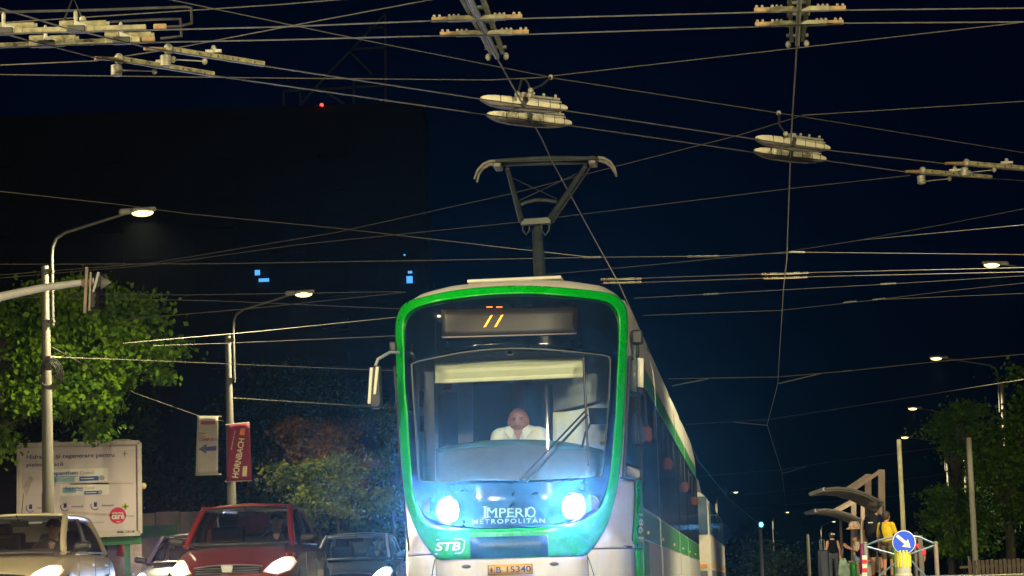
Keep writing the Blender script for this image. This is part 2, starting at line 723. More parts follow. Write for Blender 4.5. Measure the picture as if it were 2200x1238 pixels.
def ring(a, c, steps, off):
    b = B()
    n = len(a)
    for i in range(n):
        for j in range(steps + 1):
            t = j / steps
            p = a[i] * (1 - t) + c[i] * t
            o_ = off(t) if callable(off) else off
            b.v.append(front(p[0], p[1], o_))
    k = steps + 1
    for i in range(n):
        i2 = (i + 1) % n
        for j in range(steps):
            b.f.append((i * k + j, i2 * k + j, i2 * k + j + 1, i * k + j + 1))
    return b


frame = ring(g0, g1, 6, 0.012).build('front_frame', green, tram, fix=True, solid=0.02, label='bright green frame around the windscreen')
black_ring = ring(g1, ws, 10, 0.004).build('windscreen_surround', blackgl, tram, solid=0.012, label='black glass surround of the windscreen')
edge = [p * 0.997 + CTR * 0.003 for p in g1]
edge2 = [p * 0.985 + CTR * 0.015 for p in g1]
ring(edge, edge2, 1, 0.0085).build('rubber_seal', sealm, frame)
cen = [CTR + (p - CTR) * 0.04 for p in ws]
wsb = ring(ws, cen, 14, 0.0)
wsb.f.append(tuple(range(14, len(wsb.v), 15)))
windscreen = wsb.build('windscreen', wind, tram, label='clear windscreen of the driver cab')
rim_in = [p * 0.985 + CTR * 0.015 for p in ws]
ring(ws, rim_in, 2, 0.006).build('windscreen_rim', mat('rim_grey', (.10, .11, .12), .6), windscreen)

# shell behind the frame back to the straight sides
ZC = 1.75


def section_hit(x, z):
    """where the ray from the middle of the cross-section through (x, z) leaves the body"""
    out = [(1.2, .665), (1.2, 2.85), (1.19, 3.02), (1.15, 3.16), (1.07, 3.28), (.95, 3.36), (.6, 3.42), (0, 3.445)]
    out = out + [(-a, c) for a, c in out[-2::-1]]
    dx, dz = x, z - ZC
    for (a, c), (a2, c2) in zip(out, out[1:] + out[:1]):
        ex, ez = a2 - a, c2 - c
        den = dx * ez - dz * ex
        if abs(den) < 1e-9:
            continue
        t = (a * ez - (c - ZC) * ex) / den
        u = (a * dz - (c - ZC) * dx) / den
        if t > 0 and -1e-6 <= u <= 1 + 1e-6:
            return dx * t, ZC + dz * t
    return x, z


b = B()
ST = 8
for i in range(NN):
    S = front(g0[i][0], g0[i][1], 0.0)
    ex, ez = section_hit(S.x, S.z)
    if ez <= .67:
        ey = plan(ex)
    else:
        ey = 1.9
    for j in range(ST + 1):
        s = j / ST
        e = 1 - (1 - s) ** 1.6
        x = S.x + (ex - S.x) * e
        z = S.z + (ez - S.z) * (1 - (1 - s) ** (3.2 if ez > 3.0 else 1.6))
        y = S.y + (ey - S.y) * s
        b.v.append(Vector((x, y, z)))
for i in range(NN):
    i2 = (i + 1) % NN
    for j in range(ST):
        k = ST + 1
        b.f.append((i * k + j, i2 * k + j, i2 * k + j + 1, i * k + j + 1))
shell = b.build('cab_shell', white, tram, label='white moulded shell of the driver cab')

# bumper below the joint
S_PL = [-1.2, -1.16, -1.12, -1.066, -1.0, -.9, -.75, -.55, -.3, 0, .3, .55, .75, .9, 1.0, 1.066, 1.12, 1.16, 1.2]


def bump_strip(x0, x1, name, m=None):
    xs = [x for x in S_PL if x0 + .004 < x < x1 - .004]
    xs = [x0] + xs + [x1]
    zs = [.2, .3, .42, .54, .64, .652]
    b = B()
    for x in xs:
        for q, z in enumerate(zs):
            tuck = 0.30 * max(0, 0.75 - z) ** 1.5 + (0.01 if q == 5 else 0)
            b.v.append(Vector((x, plan(x) + tuck, z)))
    n = len(zs)
    for i in range(len(xs) - 1):
        for j in range(n - 1):
            b.f.append((i * n + j, (i + 1) * n + j, (i + 1) * n + j + 1, i * n + j + 1))
    return b.build(name, m or white, tram, solid=0.01)


bump_strip(-.735, .735, 'bumper')
bump_strip(-1.2, -.745, 'bumper_corner')
bump_strip(.745, 1.155, 'bumper_corner')
bump_strip(1.162, 1.2, 'bumper_stripe', green)
b = B().box((0, 1.0, .45), (2.1, .5, .5))
b.build('buffer_beam', black, tram)
b = B()
for x in S_PL:
    b.v.append(Vector((x, plan(x) + .055, .640)))
    b.v.append(Vector((x, plan(x) + .055, .685)))
for i in range(len(S_PL) - 1):
    b.f.append((2 * i, 2 * i + 2, 2 * i + 3, 2 * i + 1))
b.build('bumper_joint', black, tram, solid=.01)


def fpoly(pts, off, thick=0.0, n=1):
    """flat-ish patch on the nose from photograph outline points"""
    b = B()
    P = [front(x, y, off) for x, y in pts]
    k = len(P)
    if thick:
        Q = [p + Vector((0, thick, 0)) for p in P]
        b.add(P + Q, [tuple(range(k)), tuple(range(k, 2 * k))[::-1]] + [(i, i + k, (i + 1) % k + k, (i + 1) % k) for i in range(k)])
    else:
        b.add(P, [tuple(range(k))])
    return b


def bq(q, u, v):
    """bilinear position in a 4-corner pixel quad: TL, TR, BR, BL"""
    (ax, ay), (bx, by), (cx, cy_), (dx, dy) = q
    tx, ty = ax + (bx - ax) * u, ay + (by - ay) * u
    sx, sy = dx + (cx - dx) * u, dy + (cy_ - dy) * u
    return tx + (sx - tx) * v, ty + (sy - ty) * v


def fgrid(q, off, nu=10, nv=4):
    return B().grid(lambda u, v: front(*bq(q, u, v), off), nu, nv)


# destination display with its letters of light
Q = [(949, 666), (1242, 661), (1239, 717), (951, 726)]
led = bpy.data.materials.new('display_matrix')
led.use_nodes = True
t = led.node_tree
bs = t.nodes['Principled BSDF']
tc = t.nodes.new('ShaderNodeTexCoord')
vo = t.nodes.new('ShaderNodeTexBrick')
vo.offset = 0
vo.inputs['Color1'].default_value = (.026, .020, .022, 1)
vo.inputs['Color2'].default_value = (.038, .030, .031, 1)
vo.inputs['Mortar'].default_value = (.010, .009, .011, 1)
vo.inputs['Scale'].default_value = 1
vo.inputs['Brick Width'].default_value = .018
vo.inputs['Row Height'].default_value = .018
vo.inputs['Mortar Size'].default_value = .005
sp = t.nodes.new('ShaderNodeSeparateXYZ')
cb = t.nodes.new('ShaderNodeCombineXYZ')
t.links.new(tc.outputs['Object'], sp.inputs[0])
t.links.new(sp.outputs[0], cb.inputs[0])
t.links.new(sp.outputs[2], cb.inputs[1])
t.links.new(cb.outputs[0], vo.inputs['Vector'])
t.links.new(vo.outputs[0], bs.inputs['Base Color'])
bs.inputs['Roughness'].default_value = .5
disp = fgrid(Q, 0.026, 24, 4).build('destination_display', led, tram, solid=.006, label='dark dot-matrix destination display')
fgrid([(949, 724.5), (1240, 716.5), (1238, 718.5), (952, 727.5)], 0.034, 24, 1).build('display_edge', mat('display_edge', (.25, .2, .2), .4), disp, solid=.006)
orange = mat('lit_orange', (1, .25, .02), .4, var=0, emit=(1.0, .30, .015), estr=4.0)
orange2 = mat('lit_orange_dim', (1, .2, .02), .4, var=0, emit=(1.0, .16, .005), estr=1.6)
for (x0, y0, x1, y1) in ((1042, 704, 1057, 678), (1065, 703.5, 1080, 677)):
    b = B().add([front(x0 - 2, y0, .036), front(x0 + 2.6, y0 - 1.5, .036), front(x1 + 2, y1, .036), front(x1 - 2.6, y1 + 2, .036)], [(0, 1, 2, 3)])
    b.build('light_stroke', orange, disp, solid=.004)
for x in (1046, 1067):
    b = fpoly([(x, 660), (x + 13, 659.5), (x + 13, 661.5), (x, 662)], .034)
    b.build('light_bar', orange2, disp, solid=.004)

# headlights
lampw = mat('lit_headlight', (1, 1, 1), .3, var=0, emit=(0.82, 0.93, 1.0), estr=60)
lampr = mat('reflector', (.6, .62, .65), .15, metal=.9, var=.05)
for (x, y, sx) in ((968, 1097, -1), (1227, 1090, 1)):
    c = front(x, y, .01)
    hl = B().lathe([(.15, 0), (.15, .03), (.135, .035), (.128, .02), (.12, 0.0)], c + Vector((0, .03, 0)), 24, (0, -1, 0)).build('headlight', lampr, tram)
    B().ell(c + Vector((0, -.012, 0)), (.108, .035, .108), 20, 10).build('headlight_lens', lampw, hl, label='headlight lens shining blue-white')
    c2 = front(x + sx * 42, y - 8, .008)
    B().lathe([(.085, 0), (.085, .02), (.072, .024), (.066, .006)], c2 + Vector((0, .015, 0)), 24, (0, -1, 0)).build('dipped_lamp', mat('dark_lamp', (.05, .06, .07), .25, metal=.3), tram)
    wc = TM @ (c + Vector((0, -.07, 0)))
    L = bpy.data.lights.new('tram_headlight_beam', 'SPOT')
    L.energy = TRAM_BEAM
    L.color = (0.17, 0.55, 1.0)
    L.spot_size = radians(70)
    L.spot_blend = 1.0
    L.shadow_soft_size = 0.06
    lo = bpy.data.objects.new('tram_headlight_beam', L)
    lo.location = c + Vector((0, -.07, 0))
    lo.rotation_euler = (radians(86), 0, pi)
    COL.objects.link(lo)
    lo.parent = tram

# name plate on the nose, emblem, number plate
b = B()
text_into(b, 'MPERI', lambda x, y: front(x, y, .012), 1046, 1132, 1111, 1092, bold=.0)
text_into(b, 'I', lambda x, y: front(x, y, .012), 1040, 1044, 1113, 1089)
text_into(b, 'O', lambda x, y: front(x, y, .012), 1131, 1151, 1112, 1089)
for x, y, w in ((1042, 1089, 10), (1042, 1112.5, 10), (1050, 1092, 8), (1066, 1111, 8), (1050, 1111, 8), (1075, 1111, 6), (1090, 1111, 6), (1107, 1111, 6)):
    b.add([front(x - w / 2, y - .7, .013), front(x + w / 2, y - .7, .013), front(x + w / 2, y + .9, .013), front(x - w / 2, y + .9, .013)], [(0, 1, 2, 3)])
b.add([front(1036, 1113.4, .012), front(1152, 1110.4, .012), front(1152, 1111.6, .012), front(1036, 1114.6, .012)], [(0, 1, 2, 3)])
text_into(b, 'METROPOLITAN', lambda x, y: front(x, y - (x - 1015) * .02, .012), 1015, 1171, 1126.5, 1116.5, bold=.012, space=1.25)
b.build('name_lettering', silver, tram, smooth=0)

wht = mat('emblem_white', (.75, .78, .74), .4, var=.05)
b = B()
tl = lambda x, y: front(x, y - (x - 935) * .03, .030)
text_into(b, 'STB', tl, 936, 990, 1184.5, 1165.5, bold=.028, shear=.18)
out = [(938, 1160), (985, 1160), (994, 1160.8), (998.5, 1164), (999, 1169), (996.5, 1182), (993, 1188.5), (986, 1190.5), (935, 1190.5)]
for p, q in zip(out, out[1:]):
    n = Vector((q[1] - p[1], -(q[0] - p[0]), 0)).normalized() * 1.2
    b.add([tl(p[0] + n.x, p[1] + n.y), tl(q[0] + n.x, q[1] + n.y), tl(q[0] - n.x, q[1] - n.y), tl(p[0] - n.x, p[1] - n.y)], [(0, 1, 2, 3)])
b.build('operator_emblem', wht, tram, smooth=0)
fgrid([(1011, 1155), (1177, 1150), (1178, 1194), (1012, 1199.5)], .034, 8, 2).build('front_panel', mat('dark_panel', (.012, .05, .06), .35), tram, solid=.01)


def bfront(px, py, off):
    d = R3 @ ray(px, py)
    tt = (0.2 - EYE_L.y) / d.y
    for _ in range(10):
        p = EYE_L + d * tt
        tt = (plan(p.x) + .30 * max(0, .75 - p.z) ** 1.5 - EYE_L.y) / d.y
    p = EYE_L + d * tt
    p.y -= off
    return p


PQ = [(1048, 1214.5), (1145, 1210.5), (1146, 1233), (1048.5, 1237)]
b = B().grid(lambda u, v: bfront(*bq(PQ, u, v), .022), 4, 1)
plate = b.build('number_plate', yellow, tram, solid=.014)
b = B()
pm = lambda u, v: bfront(*bq(PQ, u, 1 - v), .032)
text_into(b, 'B', pm, .19, .30, .2, .80, bold=.02)
text_into(b, '15340', pm, .42, .96, .2, .80, bold=.02)
for (u0, v0, u1, v1) in ((.015, .04, .985, .08), (.015, .92, .985, .96), (.015, .04, .028, .96), (.972, .04, .985, .96), (.155, .08, .163, .92), (.07, .25, .10, .75), (.055, .45, .115, .56)):
    b.add([pm(u0, v0), pm(u1, v0), pm(u1, v1), pm(u0, v1)], [(0, 1, 2, 3)])
b.build('plate_lettering', ink, plate, smooth=0)
for (x, y) in ((1002, 1217.5), (1191, 1212)):
    b = B()
    pts = [(x + 10 * cos(a) * (1 if abs(cos(a)) > .3 else .9), y + 4.2 * sin(a)) for a in [2 * pi * i / 16 for i in range(16)]]
    b.add([bfront(px, py, .009) for px, py in pts], [tuple(range(16))])
    b.build('tow_recess', mat('recess_grey', (.12, .13, .15), .6), tram, solid=.006)

# shut lines of the corner panels and a lifting-eye cover
for pts in (((868, 1046), (872, 1120), (869, 1200)), ((1262, 1194), (1270, 1216), (1277, 1240)), ((935, 1202), (931, 1220), (928, 1240))):
    n_ = 8
    P = []
    for i in range(n_ + 1):
        t_ = i / n_ * 2
        j = min(int(t_), 1)
        f_ = t_ - j
        x = pts[j][0] + (pts[j + 1][0] - pts[j][0]) * f_
        y = pts[j][1] + (pts[j + 1][1] - pts[j][1]) * f_
        P.append(bfront(x, y, .008))
    if pts[0][0] > 900:
        B().tube(P, .005, 5).build('panel_seam', rubber, tram)
# cab side window, stripe, lower corner panels (both sides)
GR = sorted([(front(p[0], p[1]).z, front(p[0], p[1]).x, front(p[0], p[1]).y) for p in g0 if p[0] > 1150 and 640 < p[1] < 1160])


def shellpt(sd, z, s, off):
    xs = np.interp(z, [q[0] for q in GR], [q[1] for q in GR])
    ys = np.interp(z, [q[0] for q in GR], [q[2] for q in GR])
    e = 1 - (1 - s) ** 1.6
    return Vector((sd * (xs + (1.2 - xs) * e + off), ys + (1.9 - ys) * s, z))


for sd in (1, -1):
    wf = B().grid(lambda u, v: shellpt(sd, 1.36 + 1.22 * v, .06 + .86 * u, .03), 8, 8).build('cab_side_window', sidegl, tram, solid=.008)
    fr_ = [(.06, 1.36), (.92, 1.36), (.92, 2.58), (.06, 2.58), (.06, 1.36)]
    B().tube([shellpt(sd, z, s, .035) for s, z in fr_], .018, 6).build('window_frame', rubber, wf)
    hd = B().tube([shellpt(sd, 2.02, .45, .045), shellpt(sd, 2.02, .78, .06), shellpt(sd, 1.72, .78, .06), shellpt(sd, 1.72, .45, .045), shellpt(sd, 2.02, .45, .045)], .016, 6)
    hd.build('sliding_pane_frame', rubber, wf)

    B().grid(lambda u, v: shellpt(sd, .672 + .675 * v, .57 + .43 * u, .028), 6, 6).build('corner_stripe', green, tram, solid=.008)
    B().tube([shellpt(sd, .672 + .675 * t, .565, .026) for t in np.linspace(0, 1, 7)], .008, 5).build('panel_seam', rubber, tram)
    B().tube([shellpt(sd, 1.352, t, .012) for t in np.linspace(.02, 1, 7)], .007, 5).build('panel_seam', rubber, tram)

# --------------------------------------------------------------- the long body in sections
SECT = [(1.9, 7.3), (7.75, 15.9), (16.35, 21.2), (21.65, 31.0)]
out = [(1.2, .30), (1.2, 2.80), (1.19, 2.97), (1.15, 3.12), (1.07, 3.25), (.95, 3.32), (.6, 3.38), (0, 3.40)]
prof = out + [(-a, c) for a, c in out[-2::-1]]
fleet = mat('fleet_number', (.7, .72, .68), .5)
for si, (y0, y1) in enumerate(SECT):
    b = B()
    n = len(prof)
    ends = [(y0, 0.0), (y1, 0.0)]
    for yy, dx in ends:
        for (x, z) in prof:
            b.v.append(Vector((x, yy, z)))
    b.f += [(i, i + 1, n + i + 1, n + i) for i in range(n - 1)]
    b.f.append((0, n, 2 * n - 1, n - 1))
    b.f.append(tuple(range(n)) if si else tuple(range(n)))
    b.f.append(tuple(range(n, 2 * n))[::-1])
    if si == 0:
        b.f = [q for q in b.f if q != tuple(range(n))]
    sec = b.build('body_section', white, tram)
    for sd in (1, -1):
        X = sd * 1.2

        def panel(name, m, ya, yb, za, zb, th=.012, parent=sec, bev=0.004):
            return B().box((X + sd * (th / 2 - .002), (ya + yb) / 2, (za + zb) / 2), (th, yb - ya, zb - za)).build(name, m, parent, bevel=bev)

        ys = y0 + (.22 if si == 0 else .02)
        panel('upper_stripe', dgreen, ys, y1 - .02, 2.515, 2.745)
        panel('lower_stripe', dgreen, ys, y1 - .02, .77, 1.085)
        nw = max(3, round((y1 - ys) / 1.25))
        for k in range(nw):
            a = ys + (y1 - ys) * k / nw + .02
            c = ys + (y1 - ys) * (k + 1) / nw - .02
            panel('side_window', sidegl, a, c, 1.10, 2.50, .018)
            if k % 2 == 1:
                for q in (.3, .45, .6):
                    ym = a + (c - a) * q
                    panel('window_bar', rubber, ym - .012, ym + .012, 2.05, 2.42, .024)
            sk = panel('skirt_panel', greyp if not (si == 0 and k == 0) else dgreen, a - .01, c + .01, .30, .755, .016)
    # roof fairings and boxes
    for sd in (1, -1):
        b = B()
        m_ = 14
        pr = [(1.16, 3.02), (1.175, 3.10), (1.15, 3.24), (1.08, 3.36), (.98, 3.40), (.90, 3.40), (.90, 3.2)]
        for q in range(m_ + 1):
            t_ = q / m_
            yy = y0 + (y1 - y0) * t_ + (0.3 if si == 0 else 0) * (1 - t_)
            k_ = min(1, 6 * min(t_, 1 - t_) + .15)
            for (x, z) in pr:
                b.v.append(Vector((sd * x, yy, 3.05 + (z - 3.05) * k_ if z > 3.05 else z)))
        k7 = len(pr)
        for q in range(m_):
            for r_ in range(k7 - 1):
                b.f.append((q * k7 + r_, (q + 1) * k7 + r_, (q + 1) * k7 + r_ + 1, q * k7 + r_ + 1))
        b.build('roof_fairing', white, sec)
    B().box((0, (y0 + y1) / 2 + .4, 3.43), (1.3, (y1 - y0) * .55, .12)).build('roof_unit', mat('roof_grey', (.35, .34, .31), .6), sec, bevel=.03)
    # wheels under the section
    for yy in (y0 + 1.6, y1 - 1.6):
        for sd in (1, -1):
            B().lathe([(.12, -.07), (.32, -.07), (.34, -.04), (.30, .05), (.1, .07)], (sd * .72, yy, .345), 20, (1, 0, 0)).build('wheel', steel, sec)
# accordion joints
for (a, c) in ((7.3, 7.75), (15.9, 16.35), (21.2, 21.65)):
    b = B()
    m_ = 7
    pr = [(x * .985, z * .99 + .02) for x, z in prof]
    n = len(pr)
    for q in range(2 * m_ + 1):
        t_ = q / (2 * m_)
        k_ = .96 if q % 2 else 1.0
        for (x, z) in pr:
            b.v.append(Vector((x * k_, a + (c - a) * t_, 1.8 + (z - 1.8) * k_)))
    for q in range(2 * m_):
        b.f += [(q * n + i, q * n + i + 1, (q + 1) * n + i + 1, (q + 1) * n + i) for i in range(n - 1)]
    b.build('bellows', rubber, tram)
B().box((0, 31.03, 1.8), (2.3, .05, 2.6)).build('rear_wall', sidegl, tram)
# vertical stripe with the fleet number behind the cab
for sd in (1, -1):
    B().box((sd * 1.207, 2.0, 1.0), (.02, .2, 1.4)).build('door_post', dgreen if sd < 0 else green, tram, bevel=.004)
b = B()
text_into(b, '1981', lambda u, v: shellpt(1, .76 + .26 * u, .80 - .10 * v, .038), 0, 1, -1, 1, bold=.02)
b.build('fleet_lettering', fleet, tram, smooth=0)
for (px, py) in ((1401, 930), (1444, 996), (1478, 1047), (1497, 1077)):
    c_ = 1.116 * 5500 / (1615 - px)
    yl = c_ - (TRAM_O.y) + .1
    zz = .3 + (1250 - py) / (1615 - px) * 1.116
    k_ = .5 + .5 * 28.7 / c_
    b = B().prism([(.04, .10), (.08, .055), (.08, -.055), (.04, -.10), (0, -.055), (0, .055)], (1.2, yl, zz), (1, 0, 0), (0, 0, 1), -.05)
    b.build('side_marker', orangest, tram, bevel=.008, label='orange hexagonal marker standing out from the tram side')
# side lights
for k in range(6):
    B().box((1.216, 3.4 + k * 4.7, .86), (.012, .07, .03)).build('marker_lamp', mat('amber', (.8, .35, .02), .3, emit=(1, .4, .02), estr=.25), tram)

# --------------------------------------------------------------- mirrors, wipers, roof hatch
def lbox(b, px, py, yl, dx, dy, dz, R=None):
    return b.box(inside(px, py, yl), (dx, dy, dz), R)


mb = B()
B().box(inside(1369, 725, 1.35), (.115, .16, .145)).build('mirror_camera_box', black, tram, bevel=.02)
B().tube([inside(1369, 740, 1.35), inside(1370, 752, 1.35), inside(1369, 768, 1.3)], .018, 8).build('mirror_arm', black, tram)
hb = blob([cone(inside(1362, 782, 1.25), inside(1360, 842, 1.22), .05), cone(inside(1375, 782, 1.3), inside(1374, 842, 1.28), .05), cone(inside(1357, 800, 1.2), inside(1356, 830, 1.2), .04)], h=.012, k=.03)
mr = hb.build('wing_mirror', black, tram, label='black wing mirror with pale back panel', fix=True)
b = B().add([inside(1370, 769, 1.22), inside(1383, 771, 1.22), inside(1382.5, 833, 1.2), inside(1369.5, 831, 1.2)], [(0, 1, 2, 3)])
b.build('mirror_back_panel', white, mr, solid=.03)
B().add([inside(1353, 775, 1.14), inside(1368, 772, 1.14), inside(1367.5, 843, 1.12), inside(1356, 840, 1.12)], [(0, 1, 2, 3)]).build('mirror_face', mat('mirror_face_grey', (.10, .115, .13), .25), mr, solid=.012)
B().tube([inside(858, 757, .75), inside(838, 757, .75), inside(824, 765, .75), inside(812, 772, .75), inside(807, 786, .75)], .016, 8).build('mirror_arm', chrome, tram)
B().box(inside(845, 745, .8), (.07, .1, .10)).build('mirror_camera_box', black, tram, bevel=.015)
b = B()
b.prism([(0, 0), (.075, 0.02), (.085, -.36), (.065, -.42), (-.03, -.42), (-.035, -.30)], inside(799, 788, .7), (1, 0, 0), (0, 0, 1), -.12)
ml = b.build('wing_mirror', black, tram, bevel=.02, label='black wing mirror hanging on a curved arm')
B().beam(inside(798, 790, .68), inside(793, 868, .68), .022, .03).build('mirror_rim', mat('mirror_cream', (.6, .57, .45), .4), ml, bevel=.005)
B().beam(inside(811, 788, .68), inside(805, 848, .68), .030, .03).build('mirror_rim', MATS['mirror_cream'], ml, bevel=.005)
for (p, q, w) in (((1116, 1034), (1258, 884), .022), ((1132, 1036), (1262, 892), .028)):
    n_ = 10
    pts = [front(p[0] + (q[0] - p[0]) * i / n_, p[1] + (q[1] - p[1]) * i / n_, .05) for i in range(n_ + 1)]
    B().tube(pts, w / 2, 6).build('wiper_arm', black, tram)
pts = [front(1254 + 11 * i / 12, 770 + 232 * i / 12, .045) for i in range(13)]
B().tube(pts, .012, 6).build('wiper_blade', black, tram)
b = B().box((0, 0, 0), (.97, .6, .035))
for p in b.v:
    p.xyz = Vector((p.x + .03, p.y + 1.55, p.z + 3.45))
b.build('roof_hatch', mat('roof_hatch_grey', (.5, .48, .42), .5), tram, bevel=.01)

# --------------------------------------------------------------- cab interior
cabin = B()
cabin.box((0, 2.62, 1.85), (2.3, .06, 2.2))
cabw = cabin.build('cab_wall', lilac, tram)
B().box((0, 1.85, 2.80), (2.0, 1.5, .04)).build('cab_ceiling', lilac, tram)
B().box((0, 1.75, .85), (2.0, 1.7, .05)).build('cab_floor', black, tram)
dk = mat('cab_dark', (.008, .010, .014), .35, var=.1)
for (x0, y0, x1, y1) in ((942, 843, 982, 968), (1017, 823, 1100, 980), (1129, 823, 1187, 980)):
    B().add([inside(x0, y0, 2.585), inside(x1, y0, 2.585), inside(x1 + 3, y1, 2.585), inside(x0, y1, 2.585)], [(0, 1, 2, 3)]).build('cab_door_pane', dk, cabw, solid=.01)
B().add([inside(952, 825, 2.57), inside(972, 825, 2.57), inside(972, 837, 2.57), inside(952, 837, 2.57)], [(0, 1, 2, 3)]).build('red_notice', redst, cabw, solid=.006)
# left pillar with slots
pl = B().add([inside(886, 765, .95), inside(931, 760, .95), inside(936, 1040, .85), inside(897, 1045, .80)], [(0, 1, 2, 3)]).build('cab_pillar', lilac, tram, solid=.05)
for (x, y) in ((905.5, 858), (907, 911), (908.5, 964)):
    B().add([inside(x - 4.5, y - 17, .86), inside(x + 4.5, y - 17, .86), inside(x + 4.5, y + 17, .86), inside(x - 4, y + 17, .86)], [(0, 1, 2, 3)]).build('vent_slot', dk, pl, solid=.02)
B().add([inside(1190, 760, 1.4), inside(1316, 757, 1.2), inside(1300, 858, 1.2), inside(1190, 885, 1.4)], [(0, 1, 2, 3)]).build('side_lining', lilac, tram, solid=.02)
B().grid(lambda u, v: inside(1188 + 120 * u, (886 - 28 * u ** 2) + (975 - 886 + 28 * u ** 2) * v, 1.35), 10, 4).build('equipment_cover', mat('cover_white', (.55, .56, .55), .6), tram, solid=.02)
B().add([inside(1264, 877, 1.1), inside(1306, 877, 1.1), inside(1306, 912, 1.1), inside(1268, 912, 1.1)], [(0, 1, 2, 3)]).build('cab_monitor', black, tram, solid=.05)
B().tube([inside(1268, 910, 1.08), inside(1258, 930, 1.05), inside(1250, 962, 1.0)], .012, 6).build('monitor_bracket', black, tram)
B().add([inside(1290, 949, 1.05), inside(1299, 949, 1.05), inside(1299, 958, 1.05), inside(1290, 958, 1.05)], [(0, 1, 2, 3)]).build('yellow_notice', mat('notice_yellow', (.7, .5, .02), .5), tram, solid=.006)
# blind
bl = B().grid(lambda u, v: inside(935 + 320 * u, (781 - 14 * u) + (42 - 0 * u) * v, .62 + .02 * sin(9 * v)), 10, 6).build('sun_blind', cream, tram, solid=.004)
B().tube([inside(934, 823, .62), inside(1256, 809.5, .62)], .008, 6).build('blind_rail', mat('blind_rail', (.6, .58, .45), .5), bl)
B().grid(lambda u, v: inside(934 + 322 * u, (767 - 16 * sin(pi * (u * .8 + .15)) ) + 28 * v, .74), 12, 2).build('blind_case', lilac, tram, solid=.01)
cc = inside(1096, 757, .55)
cm = B().ell(cc, (.05, .05, .035), 14, 8).build('dome_camera', mat('dome_white', (.5, .5, .5), .5), tram)
B().ell(cc + Vector((0, -.04, -.008)), (.02, .02, .018), 10, 6).build('camera_eye', black, cm)
# desk
def desk(u, v):
    x = 938 + 365 * u
    top = 947 + 22 * (2 * abs(u - .48)) ** 2.4
    p0 = inside(x, top, 1.25)
    p1 = inside(x, 1052, .55 + .45 * abs(u - .5))
    k = v
    p = p0.lerp(p1, k)
    p.z += .06 * sin(pi * k)
    return p
dsk = B().grid(desk, 24, 10).build('driver_desk', dashg, tram, solid=.02)
B().grid(lambda u, v: inside(942 + 355 * u, (945 + 22 * (2 * abs(u - .48)) ** 2.4) + (5 + 17 * (1 - abs(2 * u - 1.0))) * v, 1.2 - .1 * v), 24, 3).build('desk_cowl', dashm, dsk, solid=.01)

# --------------------------------------------------------------- pantograph
pg = mat('pantograph_grey', (.065, .075, .07), .45, metal=.4, var=.25)
pantograph = B()
base = [inside(1150, 640, 7.6), inside(1178, 640, 7.6)]
PW = lambda x, y, Y: TMI @ pd(x, y, Y)
pb = B()
bx = PW(1165, 640, 31.6)
pb.box((bx.x, bx.y, 3.45), (.9, 1.0, .16))
pan = pb.build('pantograph', pg, tram, bevel=.02, label='dark single-arm pantograph pressed to the wire')
el = PW(1155, 490, 33.0)
B().tube([Vector((bx.x, bx.y, 3.5)), PW(1162, 600, 32.0), el], [.085, .07, .055], 12).build('lower_arm', pg, pan)
B().tube([Vector((bx.x - .12, bx.y, 3.5)), PW(1150, 600, 32.0), PW(1146, 495, 33.0)], [.022, .02, .02], 8).build('control_rod', pg, pan)
B().beam(PW(1118, 478, 32.9), PW(1184, 474, 32.9), .09, .09).build('elbow_bar', pg, pan, bevel=.01)
B().tube([PW(1120, 474, 32.9), PW(1090, 363, 31.9)], [.042, .028], 10).build('upper_arm', pg, pan)
B().tube([PW(1182, 470, 32.9), PW(1258, 357, 31.9)], [.042, .028], 10).build('upper_arm', pg, pan)
B().tube([PW(1188, 478, 32.9), PW(1268, 360, 31.9)], .012, 6).build('levelling_rod', pg, pan)
B().tube([PW(1119, 440, 32.6), PW(1128, 435, 32.6), PW(1150, 430, 32.6), PW(1175, 430, 32.6), PW(1196, 434, 32.6)], .024, 8).build('cross_tie', pg, pan)
B().tube([PW(1098, 381, 32.1), PW(1197, 428, 32.5)], .006, 5).build('stay_wire', pg, pan)
B().tube([PW(1116, 431, 32.5), PW(1238, 374, 32.1)], .006, 5).build('stay_wire', pg, pan)
for (xa, xb) in ((1123, 1138), (1163, 1180)):
    B().tube([PW(xa, 480, 32.9), PW(xa + .5, 495, 32.9), PW((xa + xb) / 2, 505, 32.9), PW(xb - .5, 495, 32.9), PW(xb, 480, 32.9)], .012, 6).build('flex_lead', pg, pan)
hdm = mat('collector_head', (.045, .055, .052), .5, metal=.3, var=.25)
head = []
for dz, dY in ((0, 31.7), (5, 32.1)):
    pts = [PW(1064 + 222 * i / 12, 346 - 5.5 * i / 12 - 4 * sin(pi * i / 12) + dz, dY) for i in range(13)]
    B().tube(pts, .022, 8).build('collector_strip', hdm, pan)
for dz, dY in ((10, 31.9),):
    B().grid(lambda u, v: PW(1078 + 192 * u, 350 - 5 * u + 7 * v, dY), 6, 1).build('collector_pan', hdm, pan, solid=.06)
hornm = mat('horn_grey', (.20, .19, .17), .5, var=.15)
for pts, dY in ((((1066, 346), (1052, 347), (1038, 353), (1026, 366), (1019, 385)), 31.7), (((1064, 353), (1050, 354), (1038, 362), (1029, 374), (1025, 392)), 32.1),
                (((1284, 338), (1297, 340), (1311, 348), (1320, 361), (1325, 379)), 31.7), (((1286, 345), (1300, 349), (1312, 357), (1320, 369), (1325, 380)), 32.1)):
    B().tube([PW(x, y, dY) for x, y in pts], [.02, .02, .018, .016, .013], 8).build('horn', hornm, pan)
for x, y in ((1070, 356), (1274, 348)):
    B().box(PW(x, y, 31.9), (.10, .35, .10)).build('spring_box', hornm, pan, bevel=.02)


